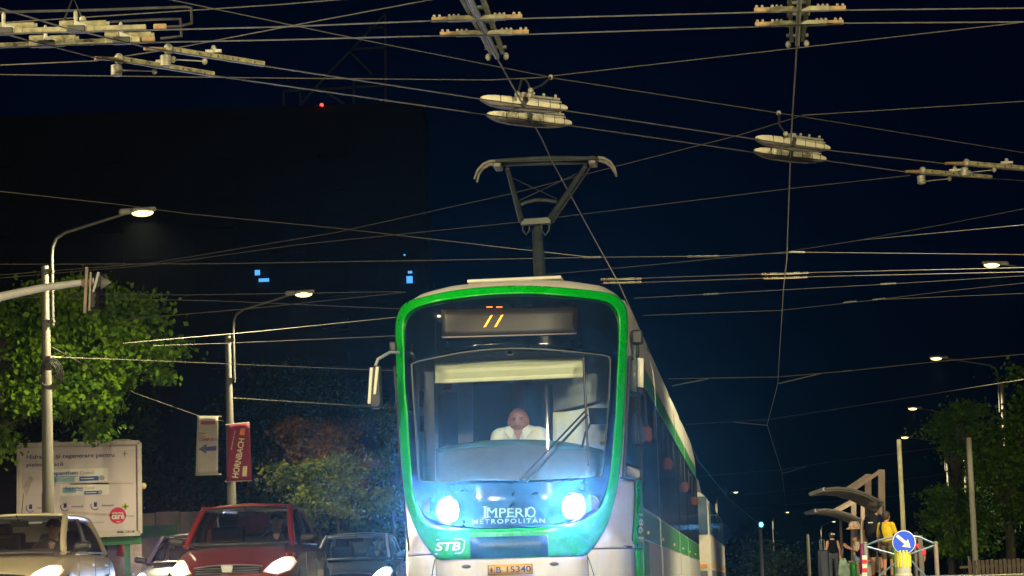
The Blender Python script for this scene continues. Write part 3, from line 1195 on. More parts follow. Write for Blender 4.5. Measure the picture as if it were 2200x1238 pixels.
# ================================================================== STREET LAMPS
polem = mat('lamp_post_concrete', (.12, .115, .10), .8, var=.25, scale=5, bump=.3, streak=True)
armm = mat('lamp_arm_steel', (.07, .07, .065), .6, metal=0, var=.2)
housem = mat('lamp_housing', (.22, .22, .21), .5, var=.1)
lensm = mat('lit_street_lens', (1, .95, .8), .3, var=0, emit=(1.0, .74, .27), estr=2.4)


def street_lamp(lamp, side, label, reach=2.1, power=1.0, group=None, hp=7.6, lit=True, cone_=150, tilt=0.0):
    """lamp: position of the lens; side: +1 when the arm reaches to the right"""
    bx_, by_ = lamp.x - side * reach, lamp.y
    h = lamp.z
    o = thing('street_lamp', label, 'street lamp', (bx_, by_, 0), 0, group)
    hp = h - 1.1
    B().lathe([(.17, 0), (.15, .02), (.14, hp * .35), (.125, hp * .36), (.115, hp * .68), (.10, hp * .69), (.085, hp)], (0, 0, 0), 14).build('post', polem, o)
    B().tube([(side * .15, 0, hp - 1.3), (side * .15, 0, hp + .2), (side * .17, 0, hp + .42), (side * .25, 0, hp + .60), (side * .45, 0, hp + .72),
              (side * (reach - .3), 0, h + .0)], [.035, .035, .035, .034, .033, .028], 8).build('arm', armm, o)
    for q in (.1, 1.2):
        B().box((side * .08, 0, hp - q), (.2, .22, .05)).build('bracket', armm, o)
    hd = blob([cone((side * (reach - .42), 0, h + .03), (side * (reach + .28), 0, h + .07), .07, .055), cone((side * (reach - .15), -.07, h + .05), (side * (reach + .2), -.07, h + .06), .05),
               cone((side * (reach - .15), .07, h + .05), (side * (reach + .2), .07, h + .06), .05)], h=.02, k=.04).build('lamp_head', housem, o)
    if lit:
        B().ell((side * (reach + .03), 0, h - .005), (.24, .13, .085), 16, 8).build('lamp_lens', lensm, hd, label='glowing warm white lens')
        L = bpy.data.lights.new('street_lamp_light', 'SPOT')
        L.energy = LAMP_WATTS * power
        L.color = LAMP_COLOUR
        L.spot_size = radians(cone_)
        L.spot_blend = .35
        L.shadow_soft_size = .12
        lo = bpy.data.objects.new('street_lamp_light', L)
        lo.location = (side * (reach + .03), 0, h - .11)
        lo.rotation_euler = (tilt, 0, 0)
        COL.objects.link(lo)
        lo.parent = o
    return o


GL, GRT = 'street lamps along the left pavement', 'street lamps along the right pavement'
lampA = street_lamp(pd(303, 457, 55), 1, 'street lamp with bright halo above the leafy tree by the billboard', group=GL, power=.62, cone_=162)
lampB = street_lamp(pd(650, 632, 70.8), 1, 'street lamp carrying the white and the red banner', group=GL, power=.45)
for (x, y, lab) in ((2133, 569, 'nearest lit street lamp of the right row, its post out of view'), (2013, 770, 'second lit street lamp of the right row, above the tree top'),
                    (1962, 878, 'third lit street lamp of the right row, beside the tree'), (1945, 940, 'small lit street lamp just above the plain post')):
    px = (x, y)
    Y = {2133: 76.4, 2013: 108.8, 1962: 141.3, 1945: 170.4}[x]
    street_lamp(pd(x, y, Y), -1, lab, reach=2.7, group=GRT, power=.8, cone_=126)
for (x, y, Y, lab) in ((1580, 1058, 262, 'distant lit street lamp just beside the second tram'), (1691, 1101, 350, 'tiny distant street lamp under the end of the contact wire'),
                       (1791, 1121, 400, 'tiny distant street lamp beside the man in the black vest'), (1855, 1000, 215, 'faint far street lamp above the shelter')):
    if x != 1855:
        street_lamp(pd(x, y, Y), 1, lab, reach=2.1, group=GL, power=.4)
# rows go on past the camera; lamps around the viewer are added front light
for (p, sd, pw, cn, tl_, lab) in ((Vector((-10.6, 24, 8.7)), 1, .4, 165, 0, 'street lamp of the left row, above the picture'), (Vector((-11.5, 1, 8.7)), 1, .9, 170, 40, 'street lamp added at the left of the viewer to light the junction'),
                                  (Vector((10.4, 42, 9.4)), -1, 1.1, 165, 35, 'street lamp of the right row, just outside the picture'), (Vector((7.0, 5, 9.0)), -1, 1.3, 170, 40, 'street lamp added at the right of the viewer to light the junction'),
                                  (Vector((7.5, -8, 9.0)), -1, 1.7, 170, 45, 'street lamp added behind the viewer on the right, shining on the tram'), (Vector((-8.5, -8, 9.0)), 1, 1.7, 170, 45, 'street lamp added behind the viewer on the left, shining on the tram')):
    street_lamp(p, sd, lab, reach=2.4, power=pw, group='street lamps going on past the viewer', cone_=cn, tilt=radians(tl_))


# ================================================================== OVERHEAD LINES
HW = 5.6
copper = mat('contact_wire', (.26, .21, .18), .45, metal=.5, var=.2)
trolley = mat('trolley_wire', (.17, .165, .165), .5, metal=.5, var=.2)
rope = mat('steel_rope', (.12, .112, .088), .6, metal=.2, var=.35, scale=40)
creamin = mat('cream_insulator', (.29, .265, .15), .55, var=.4, scale=14, bump=.2)
greyin = mat('grey_insulator', (.42, .42, .37), .6, var=.15, scale=14)
brownin = mat('rusty_terminal', (.34, .22, .10), .7, var=.3, scale=25)
boatm = mat('boat_cream', (.74, .69, .50), .5, var=.10, scale=10, bump=.2)
darkfit = mat('dark_fitting', (.07, .07, .07), .6, metal=.3, var=.3)
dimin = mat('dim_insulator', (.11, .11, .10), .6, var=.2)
dimrope = mat('dim_rope', (.07, .07, .07), .6, metal=.2, var=.35, scale=40)  # weaker light on far ropes and wires, put in as a darker colour
fitm = mat('fitting_steel', (.38, .36, .29), .55, metal=.3, var=.3, scale=20)


def path(pts, h):
    """photograph points at a height (or a list of heights) -> points in the place"""
    return [ph(x, y, h[i] if hasattr(h, '__len__') else h) for i, (x, y) in enumerate(pts)]


def sagged(P, sag=0.0, n=6):
    out = []
    for a, c in zip(P, P[1:]):
        for i in range(n):
            t = i / n
            q = a.lerp(c, t)
            q.z -= sag * 4 * t * (1 - t)
            out.append(q)
    out.append(P[-1])
    return out


def wire(name, label, cat, pts, h, r=.0062, m=None, sag=0.0, ins=(), insm=None, group=None, ir=.022, il=.16):
    P = path(pts, h)
    P0 = list(P)
    far = lambda q: q[0] <= -20 or q[0] >= 2220 or q[1] <= -2
    if far(pts[0]):                      # the line goes on outside the picture
        P = [P[0] + (P[0] - P[1]).normalized() * 16] + P
    if far(pts[-1]):
        P = P + [P[-1] + (P[-1] - P[-2]).normalized() * 16]
    o = B().tube(sagged(P, sag), r, 6).build(name, m or rope)
    tag(o, label, cat, group)
    for (x, y, k) in ins:
        hh = h[k] if hasattr(h, '__len__') else h
        c = ph(x, y, hh)
        j = min(max(k, 0), len(P0) - 2)
        d = (P0[j + 1] - P0[j]).normalized()
        B().tube([c - d * il, c - d * il * .8, c - d * il * .55, c - d * il * .3, c, c + d * il * .3, c + d * il * .55, c + d * il * .8, c + d * il],
                 [ir * .5, ir, ir * .6, ir, ir * .6, ir, ir * .6, ir, ir * .5], 8).build('insulator', insm or dimin, o, world=True)
    return o


SP, TR = 'steel span ropes holding the overhead lines', 'trolley wires over the junction'
# the two tram contact wires
wire('contact_wire', 'tram contact wire running down onto the raised pantograph', 'wire',
     [(985, -30), (1068, 125), (1165, 300), (1185, 345), (1330, 610), (1500, 990), (1565, 1071), (1634, 1129)], HW, .0095, copper)
wire('contact_wire', 'tram contact wire zigzagging down the empty track beside the tram', 'wire',
     [(1719, -30), (1712, 100), (1700, 290), (1690, 560), (1683, 620), (1671, 825), (1648, 913), (1680, 1015), (1690, 1100)], HW, .0095, copper)
# trolley wires (pair running down to the right through the pale boats)
wire('trolley_wire', 'upper trolley wire running through the upper boat insulators', 'wire', [(-40, 5), (132, 58), (324, 104), (567, 142), (1033, 213), (1215, 238), (1627, 300), (1780, 323), (2060, 355), (2260, 372)], HW, .0072, trolley, group=TR)
wire('trolley_wire', 'lower trolley wire running through the lower boat insulators', 'wire', [(-40, 60), (77, 91), (209, 125), (459, 163), (1047, 247), (1225, 270), (1622, 328), (1772, 345), (1985, 375), (2260, 392)], HW, .0072, trolley, group=TR)
wire('trolley_wire', 'upper of two level trolley wires through the insulator bars on top', 'wire', [(-40, 74), (340, 64.5), (600, 58), (927, 45), (1122, 40), (1620, 27), (1817, 22), (2260, 17)], HW, .0072, trolley, group=TR)
wire('trolley_wire', 'lower of two level trolley wires through the insulator bars on top', 'wire', [(-40, 103), (340, 91), (600, 86), (945, 77), (1135, 74), (1622, 58), (1812, 50), (2260, 47)], HW, .0072, trolley, group=TR)
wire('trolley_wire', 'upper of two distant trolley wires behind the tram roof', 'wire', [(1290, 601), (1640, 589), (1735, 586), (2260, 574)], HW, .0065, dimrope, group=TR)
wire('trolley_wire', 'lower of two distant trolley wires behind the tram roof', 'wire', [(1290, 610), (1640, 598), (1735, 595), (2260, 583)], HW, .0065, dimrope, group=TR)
# span ropes
S = lambda lab, pts, h=6.2, **k: wire('span_wire', lab, 'wire', pts, h, group=SP, **k)
S('straight rope crossing the upper corner above the switch bars', [(-40, 52), (600, 10), (760, -3)], 6.2)
S('rope falling from the top edge to the knot above the near boats', [(340, -6), (760, 82), (1183, 166)], 6.3)
S('rope falling from the knot above the near boats to the far boats and beyond', [(1183, 167), (1673, 243), (1718, 250), (2260, 338)], [6.3, 6.2, 6.2, 6.2])
S('rope rising from the switch bars to the top edge', [(-40, 142), (205, 131), (376, 104), (640, 53), (950, -5)], [5.9, 5.85, 5.85, 6.0, 6.2])
S('rope rising from the knot above the near boats to the upper edge', [(1190, 163), (1715, 103), (2260, 41)], [6.3, 6.3, 6.4])
S('nearly level rope ending at the knot above the near boats', [(-40, 160), (600, 168), (1050, 172), (1178, 166)], [6.2, 6.25, 6.3, 6.3])
S('rope leaving the far boats to the edge of the picture', [(1722, 248), (2260, 214)], [6.2, 6.3])
S('level rope just above the mast arm, reaching across behind the pantograph', [(-40, 568), (450, 567), (900, 560), (1270, 553)], 6.2, ins=((1272, 553, 2),))
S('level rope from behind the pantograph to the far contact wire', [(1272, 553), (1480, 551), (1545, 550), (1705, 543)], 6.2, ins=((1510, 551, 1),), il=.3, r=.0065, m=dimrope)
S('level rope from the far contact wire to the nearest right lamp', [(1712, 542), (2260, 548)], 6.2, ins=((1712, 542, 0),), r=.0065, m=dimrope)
S('long rope climbing from the mast arm to the far boats', [(-40, 594), (330, 565), (720, 500), (1100, 416), (1330, 356), (1590, 290), (1715, 251)], 6.2)
S('long rope climbing from the mast arm past the pantograph to the right switch bars', [(-40, 601), (330, 569), (640, 526), (1100, 479), (1180, 469), (1700, 405), (1955, 377)], [6.2, 6.2, 6.2, 6.1, 6.1, 5.9, 5.75])
S('thin rope sinking from the near lamp to the pantograph', [(-40, 407), (260, 440), (400, 459), (720, 490), (1100, 534), (1262, 552)], 6.2, r=.007)
S('rope reaching the top of the tram from the leafy tree', [(265, 687), (560, 661), (870, 628)], 6.0, r=.0095)
S('rope reaching the side of the tram from the leafy tree', [(265, 738), (560, 712), (870, 680)], 6.0, r=.0095)
S('dim rope crossing the second lamp post below its arm', [(330, 743), (480, 738), (870, 721)], 6.0, r=.0065, m=dimrope)
S('rope tied to the near lamp post at the coiled cable', [(108, 767), (320, 775), (870, 798)], [5.65, 5.7, 5.7], r=.009, ins=((115, 767.5, 0),), insm=creamin, il=.22)
S('rope tied to the second lamp post above the banners', [(484, 854), (640, 864), (870, 878)], [5.9, 5.9, 5.8], r=.0095)
S('thin cable drooping from the near lamp post to the white banner', [(110, 745), (290, 845), (425, 893), (480, 905)], [5.9, 5.8, 5.5, 5.4], r=.009)
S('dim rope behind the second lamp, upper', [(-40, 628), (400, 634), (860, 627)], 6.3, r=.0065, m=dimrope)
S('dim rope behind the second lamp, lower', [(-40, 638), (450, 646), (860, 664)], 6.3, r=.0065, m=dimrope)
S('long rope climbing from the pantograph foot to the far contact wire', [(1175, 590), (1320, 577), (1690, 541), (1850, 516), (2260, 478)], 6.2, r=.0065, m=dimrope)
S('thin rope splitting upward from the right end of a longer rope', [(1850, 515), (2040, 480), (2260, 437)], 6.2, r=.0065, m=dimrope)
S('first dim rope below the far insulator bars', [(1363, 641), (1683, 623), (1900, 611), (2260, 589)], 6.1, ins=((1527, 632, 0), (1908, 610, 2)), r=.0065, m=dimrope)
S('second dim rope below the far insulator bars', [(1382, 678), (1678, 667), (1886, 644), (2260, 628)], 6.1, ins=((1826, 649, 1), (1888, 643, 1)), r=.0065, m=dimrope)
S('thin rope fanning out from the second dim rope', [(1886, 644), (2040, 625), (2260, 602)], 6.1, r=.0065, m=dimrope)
S('rope passing just under the second right lamp', [(1436, 814), (1673, 810), (1814, 798), (2013, 777), (2260, 756)], 6.1, r=.012, ins=((1820, 797, 2),))
S('rope passing in front of the right tree top', [(1474, 912), (1649, 902), (1790, 880), (2260, 806)], 6.1, r=.013, ins=((1792, 880, 1),))
S('rope reaching the tree trunk from the third wire node', [(1504, 1023), (1680, 1009), (1775, 994), (2090, 952)], 6.1, r=.014, ins=((1772, 994, 1),))
S('rope ending in the right tree above the shelter', [(1600, 1062), (1906, 1035), (2080, 1012)], 6.0, r=.016)
S('rope ending in the right tree beside the plain post', [(1600, 1093), (1906, 1067), (2010, 1058)], 6.0, r=.016)
S('lowest rope running behind the keep-right sign', [(1560, 1160), (1700, 1163), (1890, 1170)], 5.6, r=.02)
# registration arms on the far contact wire
A = lambda lab, pts: wire('registration_arm', lab, 'arm', pts, 5.75, .014, fitm, ins=((pts[1][0], pts[1][1], 0),), group='pull-off arms of the far contact wire')
A('pull-off arm reaching right to the rope under the second lamp', [(1673, 824), (1758, 804)])
A('pull-off arm reaching left at the bend of the contact wire', [(1648, 914), (1576, 907)])
A('short pull-off arm at the lowest bend of the contact wire', [(1680, 1018), (1731, 1003)])
A('pull-off arm sticking out beside the tram roof', [(1445, 829), (1516, 815)])


# boats: insulated sleds where a trolley wire crosses the tram wire
def boat(label, L, Rr, dz=0.0):
    a, c = ph(L[0], L[1], HW + dz), ph(Rr[0], Rr[1], HW + dz)
    ax = c - a
    ln = ax.length
    rz = atan2(ax.y, ax.x)
    o = thing('wire_insulator', label, 'insulator', a, rz, 'pale boat-shaped crossing insulators')
    # cream body with upright flanks, rounded at the prow
    st = [(0, .010, .050, .066), (.02, .022, .040, .082), (.07, .036, .030, .096), (.15, .046, .024, .104), (.30, .05, .020, .106), (.55, .05, .018, .100), (.85, .05, .018, .086), (.95, .046, .02, .078), (1.0, .036, .026, .066)]
    b = B()
    for t, w, zb, zt in st:
        sec = [(-w * .8, zb), (w * .8, zb), (w, zb + .008), (w, zt - .018), (w * .62, zt), (-w * .62, zt), (-w, zt - .018), (-w, zb + .008)]
        n = len(sec)
        b.v += [Vector((t * ln, y, z)) for y, z in sec]
    for i in range(len(st) - 1):
        for j in range(n):
            b.f.append((i * n + j, i * n + (j + 1) % n, (i + 1) * n + (j + 1) % n, (i + 1) * n + j))
    b.f += [tuple(range(n)), tuple(range((len(st) - 1) * n, len(st) * n))[::-1]]
    b.build('sled', boatm, o, smooth=30)
    kl = [(0.0, .02, .034, .05), (.04, .03, .012, .04), (.12, .036, -.018, .028), (.26, .038, -.036, .022), (.5, .038, -.044, .018), (.75, .036, -.034, .016), (.9, .03, -.012, .018), (.97, .02, .008, .02)]
    b = B()
    for t, w, zb, zt in kl:
        sec = [(-w, zb), (w, zb), (w, zt), (-w, zt)]
        b.v += [Vector((t * ln, y, z)) for y, z in sec]
    for i in range(len(kl) - 1):
        for j in range(4):
            b.f.append((4 * i + j, 4 * i + (j + 1) % 4, 4 * i + 4 + (j + 1) % 4, 4 * i + 4 + j))
    b.f += [(0, 1, 2, 3), (31, 30, 29, 28)]
    b.build('runner', mat('shaded_runner', (.16, .14, .13), .6, var=.2), o, bevel=.003)  # runner under the sled; its dark grey holds the underside's shade
    for t in (.20, .34, .50, .64, .78, .90):
        B().box((t * ln, 0, .06), (.006, .106, .085)).build('sled_seam', darkfit, o)
    B().box((ln * .47, -.02, .055), (.05, .10, .11), Matrix.Rotation(.5, 3, 'Y')).build('cross_slot', darkfit, o)
    B().box((ln * .72, 0, .135), (ln * .40, .05, .028)).build('clamp_bar', fitm, o, bevel=.006)
    B().box((ln * .70, 0, .095), (ln * .44, .10, .025)).build('clamp_plate', greyin, o, bevel=.006)
    for t in (.62, .74, .88):
        B().lathe([(.010, 0), (.010, .09), (.018, .09), (.018, .11), (.007, .12)], (ln * t, 0, .07), 8).build('bolt', fitm, o)
    B().box((ln * .5, 0, .12), (.08, .08, .10)).build('hanger_block', fitm, o, bevel=.01)
    return o


b1 = boat('upper of the two near pale boat insulators above the pantograph', (1033, 222), (1216, 241))
b2 = boat('lower of the two near pale boat insulators above the pantograph', (1047, 256), (1225, 273))
b3 = boat('upper of the two far pale boat insulators over the empty track', (1624, 306), (1780, 326))
b4 = boat('lower of the two far pale boat insulators over the empty track', (1621, 333), (1772, 349))


# hangers above the boats
def hanger(label, pts):
    o = thing('wire_hanger', label, 'hanger', ph(*pts[0][:2], pts[0][2]), 0, 'wire hangers above the boat insulators')
    P = [ph(x, y, z) for x, y, z in pts]
    B().tube(P, .013, 6).build('strap', darkfit, o, world=True)
    for q in (P[0], P[-1]):
        B().ell(q, (.035, .035, .035), 10, 6).build('eye', fitm, o, world=True)
    return o


hanger('looped dark hanger strap over the near boats', [(1140, 195, 5.75), (1135, 180, 5.9), (1128, 170, 6.0), (1120, 173, 5.98), (1112, 203, 5.7)])
hanger('dark hanger strap from the rope knot to the near boats', [(1183, 166, 6.3), (1165, 183, 6.05), (1142, 192, 5.85), (1138, 205, 5.7)])
hanger('dark hanger strap from the rope to the far boats', [(1673, 243, 6.2), (1675, 270, 5.95), (1688, 288, 5.72)])


# straight insulated crossings
def crossing(label, bars, runner, scale=1.0, side=True):
    p0, p1 = ph(*runner[0], HW + .06), ph(*runner[1], HW + .06)
    o = thing('wire_crossing', label, 'insulator', ph(*runner[1], HW), 0, 'straight wire crossings')
    for (xa, ya, xb, yb) in bars:
        a, c = ph(xa, ya, HW + .05), ph(xb, yb, HW + .05)
        d = c - a
        B().beam(a + d * .18, a + d * .82, .05 * scale, .055 * scale).build('cross_bar', creamin, o, world=True, bevel=.006)
        for (u, v) in ((0, .18), (.82, 1.0)):
            B().beam(a + d * u, a + d * v, .04 * scale, .045 * scale).build('terminal', brownin, o, world=True, bevel=.006)
        for u in (.2, .25, .3, .7, .75, .8, .03, .09, .91, .97):
            q = a + d * u
            B().ell(q + Vector((0, 0, .034 * scale)), (.016 * scale,) * 3, 8, 5).build('bolt', fitm, o, world=True)
    if side:
        x = (p1 - p0).cross(Vector((0, 0, 1))).normalized() * .10 * scale
        B().beam(p0, p1, .045, .05).build('centre_runner', mat('runner_bright', (.52, .5, .5), .35, metal=.5), o, world=True, bevel=.006)
        for s in (-1, 1):
            B().beam(p0 + x * s + Vector((0, 0, .05)), p1 + x * s * .55 + Vector((0, 0, .05)), .04, .06).build('side_bar', creamin, o, world=True, bevel=.006)
            B().ell(p1 + x * s * .9, (.03, .03, .04), 8, 6).build('end_clip', fitm, o, world=True)
        for t in np.linspace(.15, .95, 5):
            B().box(p0.lerp(p1, t) + Vector((0, 0, .06)), (.22 * scale, .05, .03)).build('tie_plate', darkfit, o, world=True)
    return o


crossing('near wire crossing with slanted runner on the top edge left of the upper boats', [(927, 43, 1122, 36), (945, 74, 1136, 69)], [(1000, -25), (1068, 122)])
crossing('wire crossing with upright runner on the top edge above the empty track', [(1620, 22, 1817, 18), (1622, 53, 1812, 48)], [(1719, -25), (1713, 95)])
crossing('small far wire crossing just behind the tram roof', [(1290, 601, 1378, 599), (1296, 609, 1378, 607)], [(1318, 575), (1333, 612)], .55, False)
crossing('small far wire crossing on the wire over the empty track', [(1635, 590, 1737, 587), (1640, 599, 1735, 596)], [(1687, 570), (1684, 612)], .55, False)

# switch bars (frogs) right and left
def frog(label, pts, rod, dz=.05):
    a, c = ph(*pts[0], HW + dz), ph(*pts[1], HW + dz)
    o = thing('trolley_switch', label, 'switch', c, 0, 'switch bars of the trolley wires')
    d = c - a
    B().beam(a, c, .045, .055).build('switch_bar', creamin, o, world=True, bevel=.006)
    for t in (.1, .3, .42, .5, .66, .72, .9):
        B().lathe([(.014, 0), (.014, .012), (.006, .014)], a + d * t - Vector((0, .024, 0)), 8, (0, -1, 0)).build('bolt', darkfit, o, world=True)
    B().ell(a - d * .03, (.05, .05, .06), 10, 6).build('pivot', fitm, o, world=True)
    q = a - d * .06 - Vector((0, 0, .12))
    B().lathe([(.03, -.06), (.055, -.05), (.055, .05), (.03, .06)], q, 12).build('coil', fitm, o, world=True)
    m_ = a + d * .45
    B().ell(m_ + Vector((0, 0, .07)), (.03, .03, .045), 8, 6).build('clamp', fitm, o, world=True)
    B().box(m_ + Vector((0, 0, .05)), (.16, .05, .03)).build('clamp_base', fitm, o, world=True)
    B().tube([ph(*rod[0], HW - .05), ph(*rod[1], HW - .05)], .007, 6).build('push_rod', fitm, o, world=True)
    B().ell(ph(*rod[1], HW - .05), (.03, .03, .035), 8, 6).build('rod_eye', fitm, o, world=True)
    B().ell(ph(*rod[0], HW - .05), (.03, .03, .035), 8, 6).build('rod_eye', fitm, o, world=True)
    B().beam(a - d * .28 - Vector((0, 0, .03)), a, .035, .035).build('approach_bar', brownin, o, world=True, bevel=.004)
    return o


frog('lower slanted switch bar in the upper corner', [(262, 128), (459, 160)], [(258, 151), (332, 153)])
frog('upper slanted switch bar in the upper corner', [(368, 107), (567, 138)], [(372, 128), (440, 132)])
frog('lower slanted switch bar near the right lamp', [(1987, 368), (2130, 381)], [(1985, 390), (2040, 384)])
frog('upper slanted switch bar cut by the right edge', [(2082, 351), (2260, 366)], [(2082, 371), (2136, 365)])

# crossing assembly in the upper corner
def bar_row(label, y0, y1, x0, x1, blocks, lead):
    o = thing('wire_crossing', label, 'insulator', ph(x1, y1, HW), 0, 'pale crossing bars in the upper corner')
    f = lambda x: y0 + (y1 - y0) * (x - x0) / (x1 - x0)
    edges = [x0] + blocks + [x1]
    for a, c in zip(edges, edges[1:]):
        B().beam(ph(a + 16, f(a + 16), HW + .05), ph(c - 16, f(c - 16), HW + .05), .04, .048).build('long_bar', creamin, o, world=True, bevel=.006)
    for x in blocks:
        c = ph(x, f(x) + 1, HW + .05)
        B().box(c, (.17, .12, .06)).build('dark_block', darkfit, o, world=True, bevel=.01)
        for s, w in ((-1, .13), (1, .26)):
            q = ph(x + s * (22 if s < 0 else 34), f(x) - 11, HW + .12)
            B().tube([q - Vector((w / 2, 0, 0)), q + Vector((w / 2, 0, 0))], .032, 10).build('insulator_tube', creamin, o, world=True)
            B().tube([q + Vector((w / 2, 0, 0)), q + Vector((w / 2 + .03, 0, 0))], .02, 8).build('tube_end', fitm, o, world=True)
        B().beam(ph(x - 6, f(x) - 13, HW + .12), ph(x + 22, f(x) - 3, HW + .08), .045, .045).build('strap_plate', greyin, o, world=True, bevel=.006)
        B().lathe([(.02, 0), (.02, .10), (.01, .12)], ph(x - 2, f(x) - 13, HW + .12), 8).build('stud', fitm, o, world=True)
        for dx in (-26, 30):
            B().box(ph(x + dx, f(x + dx), HW + .05), (.085, .06, .065)).build('clamp', creamin, o, world=True, bevel=.01)
    B().beam(ph(x1, y1, HW + .04), ph(x1 + 28, y1 - 1, HW + .04), .04, .05).build('terminal', brownin, o, world=True, bevel=.006)
    B().tube([ph(x, y, z) for x, y, z in lead], .013, 6).build('feeder_lead', darkfit, o, world=True)
    return o


bar_row('upper row of pale crossing bars with insulator tubes in the upper corner', 69, 58, -60, 330, [10, 165], [(-40, 27, 6.0), (200, 22, 6.0), (400, 15, 6.0), (411, 18, 5.98), (412, 50, 5.72), (385, 57, 5.66), (350, 58, 5.64)])
bar_row('lower row of pale crossing bars with insulator tubes in the upper corner', 101, 85, -60, 305, [100, 262], [(235, 47, 5.95), (340, 42, 5.95), (388, 41, 5.95), (390, 78, 5.68), (345, 83, 5.64)])
hanger('thin forked hanger over the crossing bars', [(135, 52, 5.75), (157, -6, 6.3), (178, 42, 5.8)])


# ================================================================== PEOPLE
skin = mat('skin', (.42, .21, .14), .55, var=.06, scale=20)
skin2 = mat('skin_tan', (.42, .24, .15), .55, var=.06, scale=20)
hair_d = mat('dark_hair', (.012, .010, .009), .6, var=.3, scale=60, bump=.6)
hair_b = mat('brown_hair', (.05, .03, .02), .6, var=.3, scale=60, bump=.6)
eyem = mat('eye_dark', (.02, .015, .015), .3, var=0)
lipm = mat('lips', (.36, .14, .11), .5, var=.05)


def V3(*a):
    return np.array(a, float)


def face(o, hc, f, up, r, sk):
    """eyes, brows and mouth on a head at hc looking along f"""
    f = Vector(f).normalized()
    up = Vector(up)
    s = f.cross(up).normalized()
    hc = Vector(hc)
    for q in (-1, 1):
        B().ell(hc + f * (r * .86) + s * q * r * .36 + up * r * .08, (r * .11, r * .11, r * .07), 8, 6).build('eye', eyem, o)
        B().tube([hc + f * (r * .90) + s * q * r * .18 + up * r * .25, hc + f * (r * .86) + s * q * r * .55 + up * r * .24], r * .045, 6).build('brow', hair_b, o)
    B().tube([hc + f * (r * .80) + s * -r * .26 - up * r * .72, hc + f * (r * .88) - up * r * .71, hc + f * (r * .80) + s * r * .26 - up * r * .72], r * .05, 6).build('mouth', lipm, o)


def head_prims(c, f, r):
    """skull, jaw, nose, ears, around centre c; f is the facing direction"""
    c = V3(*c)
    f = V3(*f) / np.linalg.norm(f)
    s = np.cross(f, (0, 0, 1))
    s = s / np.linalg.norm(s)
    z = V3(0, 0, 1)
    P = [ball(c + z * r * .22 - f * r * .12, (r * .86, r * .92, r * .92)), ball(c - z * r * .45 + f * r * .25, (r * .66, r * .66, r * .72)),
         cone(c + f * r * .86 + z * r * .1, c + f * r * 1.06 - z * r * .32, r * .10, r * .15), cone(c + f * r * .55 - z * r * .98, c + f * r * .62 - z * r * .95, r * .2),
         ball(c + s * r * .86 - z * r * .08, (r * .16, r * .2, r * .26)), ball(c - s * r * .86 - z * r * .08, (r * .16, r * .2, r * .26))]
    return P


def limb(a, m, b, ra, rm, rb):
    return [cone(a, m, ra, rm), cone(m, b, rm, rb)]


def hand_prims(w, d, side, out):
    """palm and five bent fingers from wrist w along d; 'out' is the palm's normal"""
    w, d, out = V3(*w), V3(*d) / np.linalg.norm(d), V3(*out) / np.linalg.norm(out)
    s = np.cross(d, out) * side
    P = [cone(w, w + d * .04, .026, .034), cone(w + d * .04 - s * .016, w + d * .085 - s * .022, .02, .017), cone(w + d * .04 + s * .016, w + d * .085 + s * .022, .02, .017)]
    for k, L in enumerate((.062, .078, .082, .07)):
        b0 = w + d * .088 + s * (k - 1.5) * .020
        m_ = b0 + d * L * .55 + out * .012
        P += [cone(b0, m_, .0105, .010), cone(m_, m_ + d * L * .35 + out * .024, .010, .008)]
    t0 = w + d * .03 + s * -.032
    P += [cone(t0, t0 + d * .035 - s * .022, .014, .012), cone(t0 + d * .035 - s * .022, t0 + d * .07 - s * .026 + out * .012, .012, .009)]
    return P


def add_blob(prims, name, m, parent, h=.014, k=.025, cut=None, label=None):
    return blob(prims, h, k, cut=cut).build(name, m, parent, smooth=60, fix=False, label=label)


